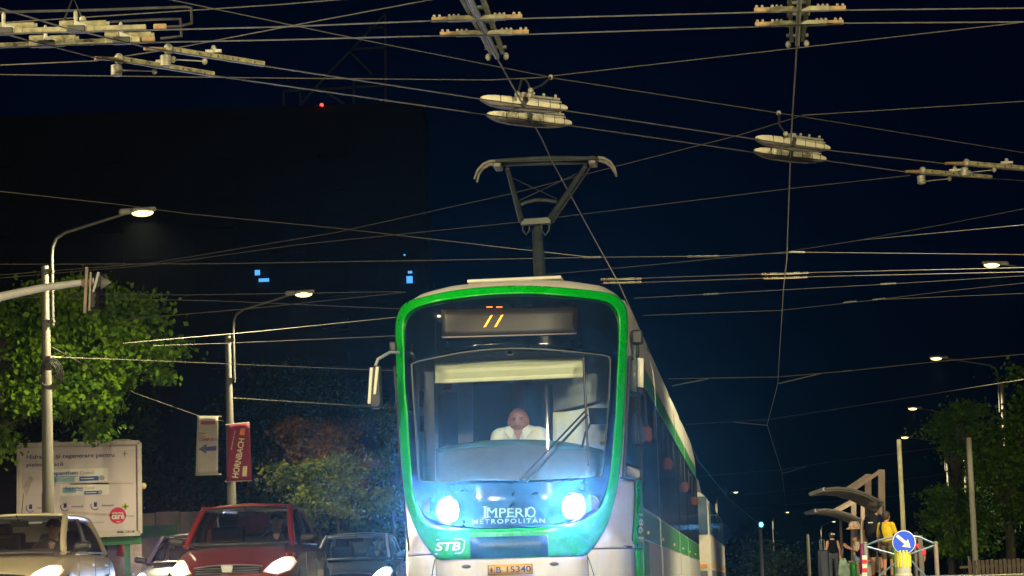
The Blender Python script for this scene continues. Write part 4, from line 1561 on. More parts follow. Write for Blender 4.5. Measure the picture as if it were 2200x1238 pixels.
def seated(name_label, loc, rz, shirt, sk=None, hair=hair_d, h=.016, bald=False, face_on=True, scale=1.0, hz=.68):
    """upper body of a driver; origin at the seat, facing -y"""
    sk = sk or skin
    o = thing('person', name_label, 'person', loc, rz)
    o.scale = (scale,) * 3
    hc = (0, -.03, hz)
    dz = hz - .68
    r = .105
    body = head_prims(hc, (0, -1, 0), r) + [cone((0, .0, .46), (0, -.01, .58), .062, .058), ball((0, .03, .28), (.19, .13, .26)), ball((0, .03, .05), (.19, .16, .15)),
            cone((-.17, .03, .42), (.17, .03, .42), .075)]
    for s in (-1, 1):
        body += limb((s * .2, .03, .42), (s * .25, -.10, .17), (s * .17, -.36, .22), .055, .045, .032)
        body += hand_prims((s * .17, -.37, .22), (0, -1, .1), s, (0, -.1, -1))
        body += limb((s * .10, .02, .02), (s * .13, -.45, .06), (s * .13, -.50, -.36), .085, .062, .045)
        body += [cone((s * .13, -.50, -.37), (s * .13, -.64, -.40), .045, .035)]
    add_blob(body, 'body', sk, o, h=h)
    sh = [ball((0, .03, .27), (.208, .15, .29)), ball((0, .03, .06), (.20, .17, .16)), cone((-.17, .03, .425), (.17, .03, .425), .088)]
    for s in (-1, 1):
        sh += limb((s * .2, .03, .42), (s * .235, -.06, .24), (s * .245, -.085, .20), .072, .064, .066)
    add_blob(sh, 'shirt', shirt, o, h=h, k=.03, cut=lambda X, Y, Z: .012 - np.sqrt((X * 1.0) ** 2 + (Y + .02) ** 2 + (np.maximum(0, Z - .47)) ** 2 * .02) + .055 * np.clip((Z - .33) / .12, 0, 1) - .05 + 0 * X)
    for s in (-1, 1):
        B().prism([(0, 0), (s * .055, .035), (s * .10, -.01), (s * .03, -.09)], (s * .03, -.10, .475), (1, 0, 0), (0, .25, 1), .012).build('collar', shirt, o, bevel=.004)
    B().prism([(-.05, .03), (.05, .03), (0, -.12)], (0, -.118, .47), (1, 0, 0), (0, .2, 1), .008).build('open_neck', sk, o)
    tr = []
    for s in (-1, 1):
        tr += limb((s * .10, .02, .02), (s * .13, -.45, .06), (s * .13, -.50, -.33), .098, .075, .06)
    add_blob(tr, 'trousers', mat('dark_trousers', (.015, .016, .022), .8), o, h=.02)
    if not bald:
        add_blob([ball((0, .0, .72 + dz), (.104, .112, .10)), ball((0, .05, .66 + dz), (.095, .07, .10))], 'hair', hair, o, h=.012)
    else:
        add_blob([ball((0, .035, .68 + dz), (.101, .088, .075)), ball((0, .022, .735 + dz), (.096, .097, .058))], 'hair', mat('grey_hair', (.10, .085, .075), .8, var=.3, scale=50), o, h=.010)
        add_blob([ball((0, -.10, .605 + dz), (.05, .03, .03)), ball((0, -.105, .622 + dz), (.04, .02, .012))], 'stubble', mat('stubble', (.20, .10, .075), .8, var=.3, scale=60), o, h=.008)
    if face_on:
        face(o, hc, (0, -1, 0), (0, 0, 1), r, sk)
    return o


shirt_w = mat('white_shirt', (.66, .66, .62), .8, var=.08, scale=9, bump=.2)
dh = inside(1114, 905, 1.55)
drv = seated('tram driver in an open white collar shirt behind the windscreen', TM @ Vector((dh.x, dh.y + .03, dh.z - .565 * 1.1)), -TRACK, shirt_w, mat('ruddy_skin', (.34, .15, .10), .55, var=.12, scale=25), bald=True, h=.012, scale=1.1, hz=.565)
st = thing('driver_seat', 'dark high-backed seat of the tram driver', 'seat', TM @ Vector((dh.x, dh.y + .25, .87)), -TRACK)
sz = dh.z - .68 - .87 - .12
B().box((0, -.2, sz), (.5, .5, .1)).build('seat', black, st, bevel=.04)
B().box((0, .08, sz + .30), (.46, .1, .56)).build('backrest', black, st, bevel=.04)
B().lathe([(.18, 0), (.18, .03), (.05, .05), (.05, sz - .05)], (0, -.2, 0), 14).build('pedestal', black, st)

# ================================================================== CARS
tyre = mat('tyre', (.012, .012, .012), .8, var=.2)
rimm = mat('rim', (.30, .30, .31), .35, metal=.8, var=.1)
carglass = glass('car_glass', (.80, .84, .82), opac=.05, col=(.02, .025, .03))
carglass_d = glass('car_side_glass', (.28, .30, .30), opac=.2, col=(.01, .01, .012))
inner = mat('car_interior', (.022, .02, .022), .75, var=.2)
lamp_warm = mat('lit_car_lamp', (1, 1, 1), .3, var=0, emit=(1.0, .80, .58), estr=60)
lamp_cool = mat('lit_car_lamp_cool', (1, 1, 1), .3, var=0, emit=(.72, .86, 1.0), estr=60)
lamp_warm = (lamp_warm, mat('lit_lamp_edge', (1, 1, 1), .3, var=0, emit=(1.0, .50, .30), estr=.9))
lamp_cool = (lamp_cool, mat('lit_lamp_edge_cool', (1, 1, 1), .3, var=0, emit=(.35, .6, 1.0), estr=.9))
grill = mat('grille_black', (.02, .02, .022), .4, var=.2)
platew = mat('plate_white', (.7, .7, .7), .4, var=.05)
plateb = mat('plate_blue', (.02, .06, .45), .4, var=.05)


def car(label, loc, rz, paint, W=.86, L=4.2, H=1.5, hatch=False, lamp=lamp_warm, beam=(1, .5, .34), zc=.96, driver=None, shirt=None, emblem=False, plate=None, power=1.0, hood=None, dark=False, passenger=False):
    o = thing('car', label, 'car', loc, rz, 'cars beside the tram')
    zh = zc
    stn = [(0.0, .60, .30, .50, .60), (.04, .72, .24, .56, .66), (.16, .80, .21, .64, .745), (.40, .84, .20, .70, .82), (.75, .855, .20, .78, zh - .08), (1.10, .86, .20, zh - .12, zh - .02), (1.5, .862, .20, zh - .08, zh - .0),
           (2.4, .862, .20, zh - .06, zh), (3.2, .86, .20, zh - .05, zh + .01), (3.7, .845, .22, zh - .06, zh + .0), (L - .12, .80, .26, zh - .1, zh - .04), (L, .68, .34, zh - .16, zh - .12)]
    k = W / .86
    b = B()
    secs = []
    for (y, w, zb, zs, zt) in stn:
        w *= k
        half = [(0, zb), (w * .6, zb), (w * .93, zb + .05), (w, zb + .20), (w * 1.0, (zb + zs) / 2 + .06), (w * .965, zs), (w * .80, zs + (zt - zs) * .62), (w * .45, zt - .008), (0, zt)]
        full = half + [(-x, z) for x, z in half[-2:0:-1]]
        secs.append(full)
        b.v += [Vector((x, y, z)) for x, z in full]
    n = len(secs[0])
    for i in range(len(stn) - 1):
        for j in range(n):
            b.f.append((i * n + j, i * n + (j + 1) % n, (i + 1) * n + (j + 1) % n, (i + 1) * n + j))
    b.f += [tuple(range(n)), tuple(range((len(stn) - 1) * n, len(stn) * n))[::-1]]
    # open the roof of the tub where the cabin stands
    body = b.build('body', paint, o, smooth=50, sub=2)
    dg = bpy.context.evaluated_depsgraph_get()
    ev = body.evaluated_get(dg)
    me = ev.to_mesh()
    bvh = BVHTree.FromPolygons([v.co.copy() for v in me.vertices], [tuple(p.vertices) for p in me.polygons])
    ev.to_mesh_clear()

    def fr(x, z, off=.006):
        h_ = bvh.ray_cast(Vector((x, -1, z)), Vector((0, 1, 0)))
        if h_[0] is None:
            return Vector((x, .5, z))
        return Vector((x, h_[0].y - off, z))

    def tp(x, y, off=.006):
        h_ = bvh.ray_cast(Vector((x, y, 3)), Vector((0, 0, -1)))
        return (h_[0] if h_[0] is not None else Vector((x, y, zc))) + Vector((0, 0, off))

    # cabin
    cy0, wy = 1.02, .70 * k                                  # windscreen foot
    ry0, rw, rz_ = 1.72, .575 * k, H - .055                  # roof front edge
    ry1 = 3.15 if hatch else 2.85
    by, bw = (L - .22, .66 * k) if hatch else (3.55, .66 * k)
    zb = zc - .01

    def wsf(u, v):
        s = 2 * u - 1
        p = Vector((s * wy, cy0 - .17 * (1 - s * s), zb)).lerp(Vector((s * rw, ry0 - .10 * (1 - s * s), rz_ + .02 * (1 - s * s))), v)
        p.y -= .05 * sin(pi * v)
        return p

    def rwf(u, v):
        s = 2 * u - 1
        p = Vector((s * bw, by + .06 * (1 - s * s), zb + .02)).lerp(Vector((s * rw * .98, ry1 + .05 * (1 - s * s), rz_ - .01)), v)
        p.y += .03 * sin(pi * v)
        return p

    def rof(u, v):
        s = 2 * u - 1
        p = Vector((s * rw, ry0 - .10 * (1 - s * s), rz_ + .02 * (1 - s * s))).lerp(Vector((s * rw * .98, ry1 + .05 * (1 - s * s), rz_ - .01)), v)
        p.z += .045 * sin(pi * v) * (1 - .5 * s * s) + .012 * (1 - s ** 4)
        return p

    B().grid(lambda u, v: wsf(.02 + .96 * u, .02 + .96 * v), 12, 6).build('windscreen', carglass, o)
    B().grid(lambda u, v: wsf(u, .0 + .07 * v) + Vector((0, -.004, .0)), 12, 1).build('windscreen_sill', grill, o, solid=.01)
    B().grid(lambda u, v: wsf(u, .93 + .07 * v) + Vector((0, -.004, .002)), 12, 1).build('windscreen_header', grill, o, solid=.006)
    B().grid(lambda u, v: rwf(.03 + .94 * u, .05 + .9 * v), 10, 4).build('rear_window', carglass, o)
    B().grid(rof, 12, 10).build('roof', paint, o, solid=.03)
    for s in (0, 1):
        sg = 1 if s else -1
        B().tube([wsf(s, t) + Vector((sg * .012, .02, 0)) for t in np.linspace(-.02, 1.0, 8)] + [rof(s, t) + Vector((sg * .012, 0, -.012)) for t in np.linspace(.1, 1, 8)] + [rwf(s, t) for t in np.linspace(.92, -.02, 6)],
                 [.042] * 8 + [.035] * 8 + [.05] * 6, 8).build('pillar', paint, o)
        # side glass between pillars
        def sgf(u, v, a=.03, c=.97):
            lo = Vector((sg * wy * 1.03, cy0 + .14, zb)).lerp(Vector((sg * bw * 1.06, by - .12, zb + .02)), a + (c - a) * u)
            hi = Vector((sg * (rw + .01), ry0 + .05, rz_ - .02)).lerp(Vector((sg * rw * .99, ry1 - .03, rz_ - .03)), a + (c - a) * u)
            p = lo.lerp(hi, v)
            p.x += sg * .03 * sin(pi * v)
            return p
        B().grid(lambda u, v: sgf(u, v, .03, .44), 6, 4).build('side_window', carglass_d, o)
        B().grid(lambda u, v: sgf(u, v, .50, .93), 6, 4).build('side_window', carglass_d, o)
        B().tube([sgf(.47, t, 0, 1) for t in np.linspace(0, 1, 5)], .035, 8).build('door_pillar', grill, o)
        B().tube([sgf(t, 0.0, 0, 1) + Vector((sg * .006, 0, .0)) for t in np.linspace(0, 1, 8)], .014, 6).build('window_trim', rimm, o)
        # mirror
        mc = Vector((sg * (wy + .19 * k), cy0 + .30, zb + .07))
        add_blob([cone(mc - Vector((sg * .06, 0, .01)), mc + Vector((sg * .06, 0, .01)), .055, .06), cone(mc - Vector((sg * .07, .0, .04)), mc - Vector((sg * .15, -.03, .08)), .025)], 'door_mirror', black, o, h=.016)
        # door seams and handle, wheels
        for y in (1.25, 2.25, 3.15):
            B().box((sg * (.865 * k), y, .58), (.008, .008, .62)).build('door_seam', grill, o)
        for y in (2.05, 2.95):
            B().box((sg * (.872 * k), y, .80), (.03, .16, .03)).build('door_handle', paint, o, bevel=.008)
        for y in (.78, L - .82):
            ar = B().lathe([(.0, -.02), (.355, -.02), (.37, .012), (.34, .016), (.0, .01)], (sg * .862 * k, y, .33), 24, (sg, 0, 0)).build('wheel_arch', grill, o)
            wh = B().lathe([(.18, -.09), (.29, -.09), (.31, -.06), (.315, 0), (.31, .05), (.28, .07), (.2, .07)], (sg * (.80 * k), y, .315), 24, (sg, 0, 0)).build('wheel', tyre, o)
            B().lathe([(.03, .03), (.06, .055), (.19, .06), (.205, .085)], (sg * (.80 * k), y, .315), 20, (sg, 0, 0)).build('wheel_rim', rimm, wh)

    # front: lamps, grille, plate, emblem, intake
    lights = []
    for sg in (-1, 1):
        poly = [(.47, .595), (.56, .72), (.66, .79), (.76, .785), (.81, .71), (.79, .61), (.66, .555)]
        zo = (zc - .96) * .6
        P = [fr(sg * x * k, z + zo, .012) for x, z in poly]
        mx_, mz_ = sum(q[0] for q in poly) / 7, sum(q[1] for q in poly) / 7
        pol = []
        for i in range(7):
            for q in range(4):
                t = q / 4
                pol.append((poly[i][0] * (1 - t) + poly[(i + 1) % 7][0] * t, poly[i][1] * (1 - t) + poly[(i + 1) % 7][1] * t))
        hb_ = B()
        for j in range(5):
            s_ = j / 5
            hb_.v += [fr(sg * (x + (mx_ - x) * s_) * k, z + (mz_ - z) * s_ + zo, .012 + .02 * s_) for x, z in pol]
        for j in range(4):
            for i in range(28):
                hb_.f.append((j * 28 + i, j * 28 + (i + 1) % 28, j * 28 + 28 + (i + 1) % 28, j * 28 + 28 + i))
        c = fr(sg * mx_ * k, mz_ + zo, .034)
        hb_.v.append(c)
        hb_.f += [(112 + i, 112 + (i + 1) % 28, 140) for i in range(28)]
        core = B()
        core.v = list(hb_.v)
        core.f = [f_ for f_ in hb_.f if min(f_) >= 28]
        hb_.f = [f_ for f_ in hb_.f if min(f_) < 28]
        hl = hb_.build('headlight', lamp[1], o, label='headlight shining', solid=.006)
        core.build('headlight_core', lamp[0], hl, solid=.004)
        B().tube(P + [P[0]], .010, 6).build('headlight_rim', rimm, hl)
        ld = bpy.data.lights.new('car_headlight_beam', 'SPOT')
        ld.energy = CAR_BEAM * power
        ld.color = beam
        ld.spot_size = radians(60)
        ld.spot_blend = .9
        ld.shadow_soft_size = .05
        lo = bpy.data.objects.new('car_headlight_beam', ld)
        lo.location = c + Vector((0, -.06, 0))
        lo.rotation_euler = (radians(88), 0, pi)
        COL.objects.link(lo)
        lo.parent = o
    dzf = (zc - .96) * .6
    gr = B().grid(lambda u, v: fr((-.44 + .88 * u) * k, .575 + .115 * v * (1 - .25 * abs(2 * u - 1) ** 2) + dzf, .006), 14, 3).build('grille', grill, o)
    for z in (.595, .625, .655):
        B().tube([fr((-.41 + .82 * t) * k, z + dzf, .014) for t in np.linspace(0, 1, 9)], .006, 5).build('grille_bar', rimm if not dark else grill, gr)
    B().tube([fr((-.45 + .90 * t) * k, .70 + dzf - .03 * abs(2 * t - 1) ** 2, .012) for t in np.linspace(0, 1, 11)], .011, 6).build('grille_trim', rimm, gr)
    B().grid(lambda u, v: fr((-.55 + 1.1 * u) * k, .30 + .12 * v, .006), 12, 2).build('air_intake', grill, o)
    if emblem:
        B().prism([(-.085, .06), (.085, .06), (.06, -.06), (-.06, -.06)], fr(0, .635 + dzf, .02), (1, 0, 0), (0, 0, 1), .015).build('badge', rimm, gr, bevel=.006)
        B().prism([(-.055, .005), (.055, .005), (.035, -.04), (-.035, -.04)], fr(0, .640 + dzf, .037), (1, 0, 0), (0, 0, 1), .004).build('badge_centre', grill, gr)
    pz = .47
    pb = B().grid(lambda u, v: fr(-.26 + .52 * u, pz + .11 * v, .02), 6, 1).build('number_plate', platew, o, solid=.01)
    B().grid(lambda u, v: fr(-.258 + .05 * u, pz + .004 + .10 * v, .028), 2, 1).build('plate_band', plateb, pb, solid=.004)
    # wipers, aerial, rear-view mirror
    for x0, x1 in ((-.55, .02), (.0, .52)):
        B().tube([wsf(.5 + x0 / (2 * wy), .06) + Vector((0, -.02, .0)), wsf(.5 + x1 / (2 * wy), .10) + Vector((0, -.02, .0))], .008, 5).build('wiper', black, o)
    B().tube([rof(.5, .12), rof(.5, .12) + Vector((0, .12, .28))], [.006, .003], 5).build('aerial', black, o)
    rm = wsf(.5, .84)
    B().box(rm + Vector((.02, .12, -.02)), (.24, .03, .075)).build('inner_mirror', inner, o, bevel=.01)
    B().tube([rm + Vector((.02, .11, .0)), rm + Vector((.0, .05, .09))], .008, 5).build('inner_mirror_stem', inner, o)
    # interior
    B().box((0, 1.28, zc - .03), (1.25 * k, .42, .14)).build('dashboard', inner, o, bevel=.04)
    for x in (-.36 * k, .36 * k):
        se = B().box((x, 2.25, zc - .05), (.46, .14, .62)).build('seat_back', inner, o, bevel=.05)
        B().box((x, 2.27, zc + .33), (.25, .10, .17)).build('headrest', inner, se, bevel=.04)
    B().box((0, 3.0, zc - .02), (1.15 * k, .14, .4)).build('rear_bench', inner, o, bevel=.05)
    for x in (-.36 * k, .36 * k):
        B().box((x, 3.02, zc + .24), (.24, .09, .14)).build('rear_headrest', inner, o, bevel=.03)
    a_ = [Vector((.36 * k + .18 * cos(t), 1.62 + .04 * sin(t), zc + .02 + .16 * sin(t))) for t in np.linspace(0, 2 * pi, 19)]
    B().tube(a_, .014, 6).build('steering_wheel', inner, o)
    M = Matrix.Translation(Vector(loc)) @ Matrix.Rotation(rz, 4, 'Z')
    if driver:
        seated(driver, M @ Vector((.36 * k, 2.08, zc - .36)), rz, shirt, skin2, hair=hair_d, h=.022)
    if passenger:
        seated(passenger, M @ Vector((-.36 * k, 2.08, zc - .36)), rz, shirt, skin2, hair=hair_d, h=.022)
    return o


red = mat('red_paint', (.19, .015, .012), .3, var=.06, coat=.6, scale=2)
silverp = mat('silver_paint', (.44, .38, .26), .35, metal=.05, var=.05, coat=.5, scale=2)
darkp = mat('dark_paint', (.016, .022, .030), .3, var=.08, coat=.6, scale=2)
violet = mat('violet_grey_paint', (.07, .055, .10), .3, var=.08, coat=.6, scale=2)


def at_ground(px, Y):
    p = pd(px, 1240, Y)
    p.z = 0
    return p


jk = mat('dark_jacket', (.03, .028, .03), .85, var=.2)
car('red saloon with glowing headlights between the pale car and the tram', at_ground(487, 33.2), radians(-3.2), red, H=1.57, lamp=lamp_warm, emblem=True, zc=1.02,
    driver='dark-haired driver seen through the windscreen of the red car', shirt=jk)
car('pale silver hatchback cut by the left edge with one headlight in view', at_ground(-27, 31.6), radians(-2.5), silverp, H=1.49, hatch=True, zc=.97, L=4.0,
    driver='driver sitting low in the pale silver hatchback', shirt=jk)
car('dark car half hidden between the red car and the tram', at_ground(744, 47.5), radians(-3.5), darkp, H=1.46, lamp=lamp_cool, beam=(.35, .6, 1), zc=.96, dark=True, W=.85,
    driver='shadowy driver of the dark car beside the tram', shirt=jk)
car('violet grey car mostly hidden behind the red car', at_ground(380, 43), radians(-3.5), violet, H=1.44, lamp=lamp_cool, beam=(.5, .55, 1), zc=.95, dark=True, W=.85)


# ================================================================== LEFT SIDE: BILLBOARD, BANNERS, WALL, MAST
boardm = mat('billboard_frame', (.52, .47, .46), .6, var=.1)
posterm = mat('poster_paper', (.55, .48, .53), .7, var=.05, scale=.8)
navy = mat('poster_navy', (.03, .03, .16), .6, var=0.05)
blueb = mat('poster_blue', (.03, .09, .38), .6, var=.05)
pale_b = mat('poster_pale_blue', (.25, .42, .52), .6, var=.1)
boxw = mat('poster_white', (.68, .66, .66), .6, var=.03)
magenta = mat('poster_magenta', (.55, .015, .09), .6, var=.05)
lime = mat('poster_lime', (.35, .45, .03), .6, var=.05)
greyt = mat('poster_grey', (.30, .28, .30), .6, var=.05)
brownl = mat('poster_tan', (.44, .36, .33), .7, var=.15)
greenf = mat('green_paint', (.02, .14, .05), .6, var=.2)

BZ = 78.0
BQ = [(42, 957), (300, 951), (302, 1146), (41, 1157)]
bbase = pd(170, 1150, BZ)
bill = thing('billboard', 'large framed skincare billboard with blue lettering beside the lamp post', 'billboard', (bbase.x, bbase.y, 0), 0)


def bb_(u, v, off=0.0):
    p = pd(*bq(BQ, u, v), BZ)
    p.y -= off
    return p


fr_out = [bb_(0, 0), bb_(1, 0), bb_(1, 1), bb_(0, 1)]
b = B()
b.add([p + Vector((0, -.02, 0)) for p in fr_out] + [p + Vector((0, .35, 0)) for p in fr_out], [(0, 1, 2, 3), (7, 6, 5, 4), (0, 4, 5, 1), (1, 5, 6, 2), (2, 6, 7, 3), (3, 7, 4, 0)])
b.build('cabinet', boardm, bill, world=True)
for (a, c, w) in ((0, 1, .13), (1, 2, .13), (2, 3, .15), (3, 0, .13)):
    B().beam(fr_out[a] + Vector((0, -.06, 0)), fr_out[c] + Vector((0, -.06, 0)), .10, w, up=(0, 0, 1) if abs(fr_out[a].z - fr_out[c].z) < .5 else (1, 0, 0)).build('frame_rail', boardm, bill, world=True, bevel=.01)
paper = B().grid(lambda u, v: bb_(.03 + .94 * u, .035 + .925 * v, .03), 4, 3).build('poster', posterm, bill, world=True)


def art(name, m, shapes, off=.036, texts=()):
    b = B()
    for sh in shapes:
        b.add([bb_(u, v, off) for u, v in sh], [tuple(range(len(sh)))])
    for (t_, u0, u1, v0, v1, bold) in texts:
        text_into(b, t_, lambda u, v: bb_(u, v, off), u0, u1, v1, v0, bold)
    return b.build(name, m, paper, world=True, smooth=0)


rect = lambda u0, v0, u1, v1: [(u0, v0), (u1, v0), (u1, v1), (u0, v1)]
circ = lambda u, v, r, n=24: [(u + r * cos(2 * pi * i / n), v + r * 1.3 * sin(2 * pi * i / n)) for i in range(n)]
art('poster_hand', brownl, [[(.03, .45), (.09, .33), (.12, .36), (.06, .55)], [(.36, .72), (.95, .80), (.95, .82), (.36, .75)], [(.42, .42), (.95, .44), (.95, .455), (.42, .44)]])
art('poster_lettering', navy, [], texts=[('Hidratare \u0219i regenerare pentru', .06, .79, .105, .165, .012), ('pielea iritat\u0103', .06, .365, .19, .245, .012)])
art('cream_box', boxw, [rect(.27, .27, .735, .415), rect(.34, .43, .745, .56)], .036)
art('cream_box_shade', pale_b, [circ(.275, .385, .035), rect(.30, .36, .46, .41), rect(.36, .47, .47, .53)], .040)
art('box_lettering', blueb, [rect(.26, .348, .48, .354), rect(.375, .505, .53, .510)], .044, [('Bepanthen', .25, .485, .29, .345, .02), ('Bepanthen', .38, .53, .465, .503, .02)])
art('box_lettering', greyt, [], .044, [('Crem\u0103', .505, .62, .295, .335, .0)])
art('box_lettering', greyt, [], .044, [('Crem\u0103', .545, .62, .465, .498, .0)])
art('cream_tube', blueb, [rect(.50, .355, .66, .405), rect(.54, .515, .66, .555)], .044)
art('tube_end', greyt, [circ(.685, .378, .022), circ(.672, .533, .018)], .046)
art('tube_text', boxw, [rect(.51, .376, .62, .383), rect(.55, .532, .64, .538)], .048)
for u in (.095, .38, .63):
    pts = [(u + .04 * cos(a), .675 + .052 * sin(a)) for a in np.linspace(.25 * pi, 1.15 * pi, 10)]
    pts2 = [(u + .033 * cos(a), .675 + .043 * sin(a)) for a in np.linspace(1.15 * pi, .25 * pi, 10)]
    art('drop_symbol', navy, [pts + pts2, rect(u - .012, .64, u + .014, .69)], .036)
    art('drop_caption', navy, [], .036, [('hidrateaz\u0103', u + .055, u + .15, .665, .69, .01)])
art('red_disc', magenta, [circ(.815, .795, .069)], .036)
art('disc_lettering', boxw, [[(.80, .86), (.82, .872), (.84, .86), (.83, .857), (.82, .863), (.81, .857)]], .042, [('pharma', .77, .86, .755, .785, .02), ('care', .765, .87, .785, .835, .03)])
art('lime_cross', lime, [rect(.868, .665, .888, .735), rect(.848, .687, .908, .713)], .038)
art('poster_mark', greyt, [rect(.873, .085, .879, .155), rect(.85, .117, .902, .123), [(.864, .105), (.888, .105), (.888, .135), (.864, .135)][:0] or circ(.876, .12, .008)], .038)
art('web_address', greyt, [], .038, [('bepanthen', .56, .70, .85, .875, .0)])
b = B()
text_into(b, 'BNL 131-B', lambda u, v: bb_(u, v, .125), .815, .955, .988, .965, .02)
b.build('board_number', ink, bill, world=True, smooth=0)
for u in (.12, .5, .88):
    p = bb_(u, .98)
    B().box((p.x, p.y + .18, p.z / 2), (.16, .16, p.z)).build('leg', greenf, bill, world=True)
p = bb_(.5, 1.03)
B().box((p.x, p.y + .1, p.z - .12), (3.72, .12, .22)).build('bottom_rail', greenf, bill, world=True, bevel=.01)
for u in (.25, .6, .85):
    p = bb_(u, -.012)
    B().box(p + Vector((0, .15, .05)), (.5, .3, .06)).build('top_clip', fitm, bill, world=True)
p = bb_(1.03, .48)
B().ell(p, (.09, .08, .10), 10, 8).build('side_lamp', mat('side_lamp_cream', (.6, .5, .3), .5), bill, world=True)

# notice board below the billboard
nb = thing('notice_board', 'small poster board with a red sheet under the billboard', 'sign', (pd(268, 1190, 80).x, 80, 0), 0)
NQ = [(232, 1160), (305, 1158), (305, 1238), (232, 1240)]
B().add([pd(*q, 79.5) for q in NQ], [(0, 1, 2, 3)]).build('panel', mat('notice_panel', (.32, .26, .24), .7, var=.2), nb, world=True, solid=.06)
B().add([pd(*q, 79.42) for q in ((252, 1163), (277, 1163), (276, 1195), (250, 1195))], [(0, 1, 2, 3)]).build('red_sheet', mat('red_sheet', (.42, .03, .05), .7), nb, world=True, solid=.01)
B().box((pd(268, 1240, 79.5).x, 79.6, .25), (.8, .05, .5)).build('foot', greenf, nb, world=True)

# boundary wall with a green band
wall = thing('boundary_wall', 'pale plastered wall with a green band behind the red car', 'wall', (pd(350, 1150, 88).x, 88, 0), 0)
wm = mat('plaster', (.30, .26, .23), .85, var=.25, scale=1.5, bump=.3)
xa, xb = pd(230, 1150, 88).x, pd(440, 1150, 88).x
zt = pd(350, 1100, 88).z
n_ = 4
for i in range(n_):
    x0 = xa + (xb - xa) * i / n_
    x1 = xa + (xb - xa) * (i + 1) / n_
    B().box(((x0 + x1) / 2, 88, zt / 2 - .03 * (i % 2)), (x1 - x0 - .03, .2, zt)).build('wall_panel', wm, wall, world=True, bevel=.01)
B().box(((xa + xb) / 2 - .4, 87.87, pd(350, 1142, 88).z), ((xb - xa) * .7, .04, .42)).build('green_band', mat('band_green', (.02, .26, .06), .7, var=.3, scale=2), wall, world=True)

# banners on the second lamp post
def banner(label, q, Y, m, rods):
    o = thing('banner', label, 'banner', pd(*q[2], Y), 0, 'advertising banners on the second lamp post')
    fn = lambda u, v, off=0.0: pd(*bq(q, u, v), Y) + Vector((0, .05 * sin(pi * u) * sin(3 * v) - off, 0))
    cl = B().grid(fn, 6, 10).build('cloth', m, o, world=True, solid=.008)
    for y in rods:
        a, c = bq(q, 0, y), bq(q, 1, y)
        B().tube([pd(a[0] if a[0] < 480 else 484, a[1], Y + .02), pd(c[0] if c[0] > 480 else 476, c[1], Y + .02)], .02, 6).build('rod', fitm, o, world=True)
    return o, cl, fn


wq = [(424, 895), (469, 895), (468, 1019), (420, 1021)]
o1, c1, f1 = banner('grey-white banner with a dark arrow hanging on the second lamp post', wq, 70.4, mat('banner_white', (.25, .23, .22), .8, var=.1), (0, 1))
b = B()
b.add([f1(u, v, .02) for u, v in ((.10, .56), (.46, .47), (.46, .52), (.93, .51), (.93, .59), (.46, .59), (.46, .64))], [tuple(range(7))])
b.build('arrow', navy, c1, world=True, smooth=0)
b = B()
text_into(b, 'CAMPUS 6', lambda u, v: f1(u, v, .02), .10, .95, .42, .37, .03)
b.add([f1(u, v, .02) for u, v in ((.18, .08), (.86, .08), (.86, .135), (.18, .135))], [(0, 1, 2, 3)])
text_into(b, 'PRIN', lambda u, v: f1(u, v, .02), .10, .40, .31, .275, .02)
text_into(b, 'NOUL', lambda u, v: f1(u, v, .02), .10, .40, .36, .325, .02)
b.build('banner_lettering', mat('banner_maroon', (.20, .02, .05), .7), c1, world=True, smooth=0)
rq = [(489, 913), (536, 908), (541, 1032), (487, 1035)]
o2, c2, f2 = banner('dark red banner with pale upright lettering hanging on the second lamp post', rq, 70.4, mat('banner_red', (.15, .008, .035), .8, var=.12), (0.0, 1.0))
fr2 = lambda u, v: f2(.22 + .5 * u + v * .22, .93 - .68 * u + .0 * v, .02)
b = B()
text_into(b, 'HORNBACH', lambda u, v: f2(.20 + .30 * u + (1 - v) * .26, .93 - .68 * u + .02 * (1 - v), .03), 0, 1, 0, 1, .03)
b.add([f2(u, v, .03) for u, v in ((.62, .92), (.66, .75), (.84, .75), (.80, .93))], [(0, 1, 2, 3)])
text_into(b, 'proiectul tau', lambda u, v: f2(.13 + .16 * u + (1 - v) * .09, .44 - .32 * u, .03), 0, 1, 0, 1, .01)
b.build('banner_lettering', mat('banner_cream', (.50, .42, .26), .7), c2, world=True, smooth=0)
B().add([f2(u, v, .03) for u, v in ((.53, .20), (.60, .09), (.80, .09), (.76, .21))], [(0, 1, 2, 3)]).build('orange_patch', mat('banner_orange', (.6, .16, .02), .7), c2, world=True)

# coiled cable on the first lamp post
cc0 = pd(103, 805, 54.7)
cb_ = thing('cable_coil', 'coil of black cable tied to the near lamp post', 'cable', cc0, 0)
for k in range(5):
    r_ = .19 + .018 * k
    B().tube([Vector((r_ * cos(t) + .02 * k, -.02 * k, r_ * 1.25 * sin(t))) for t in np.linspace(0, 2 * pi, 21)], .012, 5).build('loop', black, cb_)
B().box((0, .05, .25), (.12, .12, .3)).build('junction_box', black, cb_, bevel=.01)

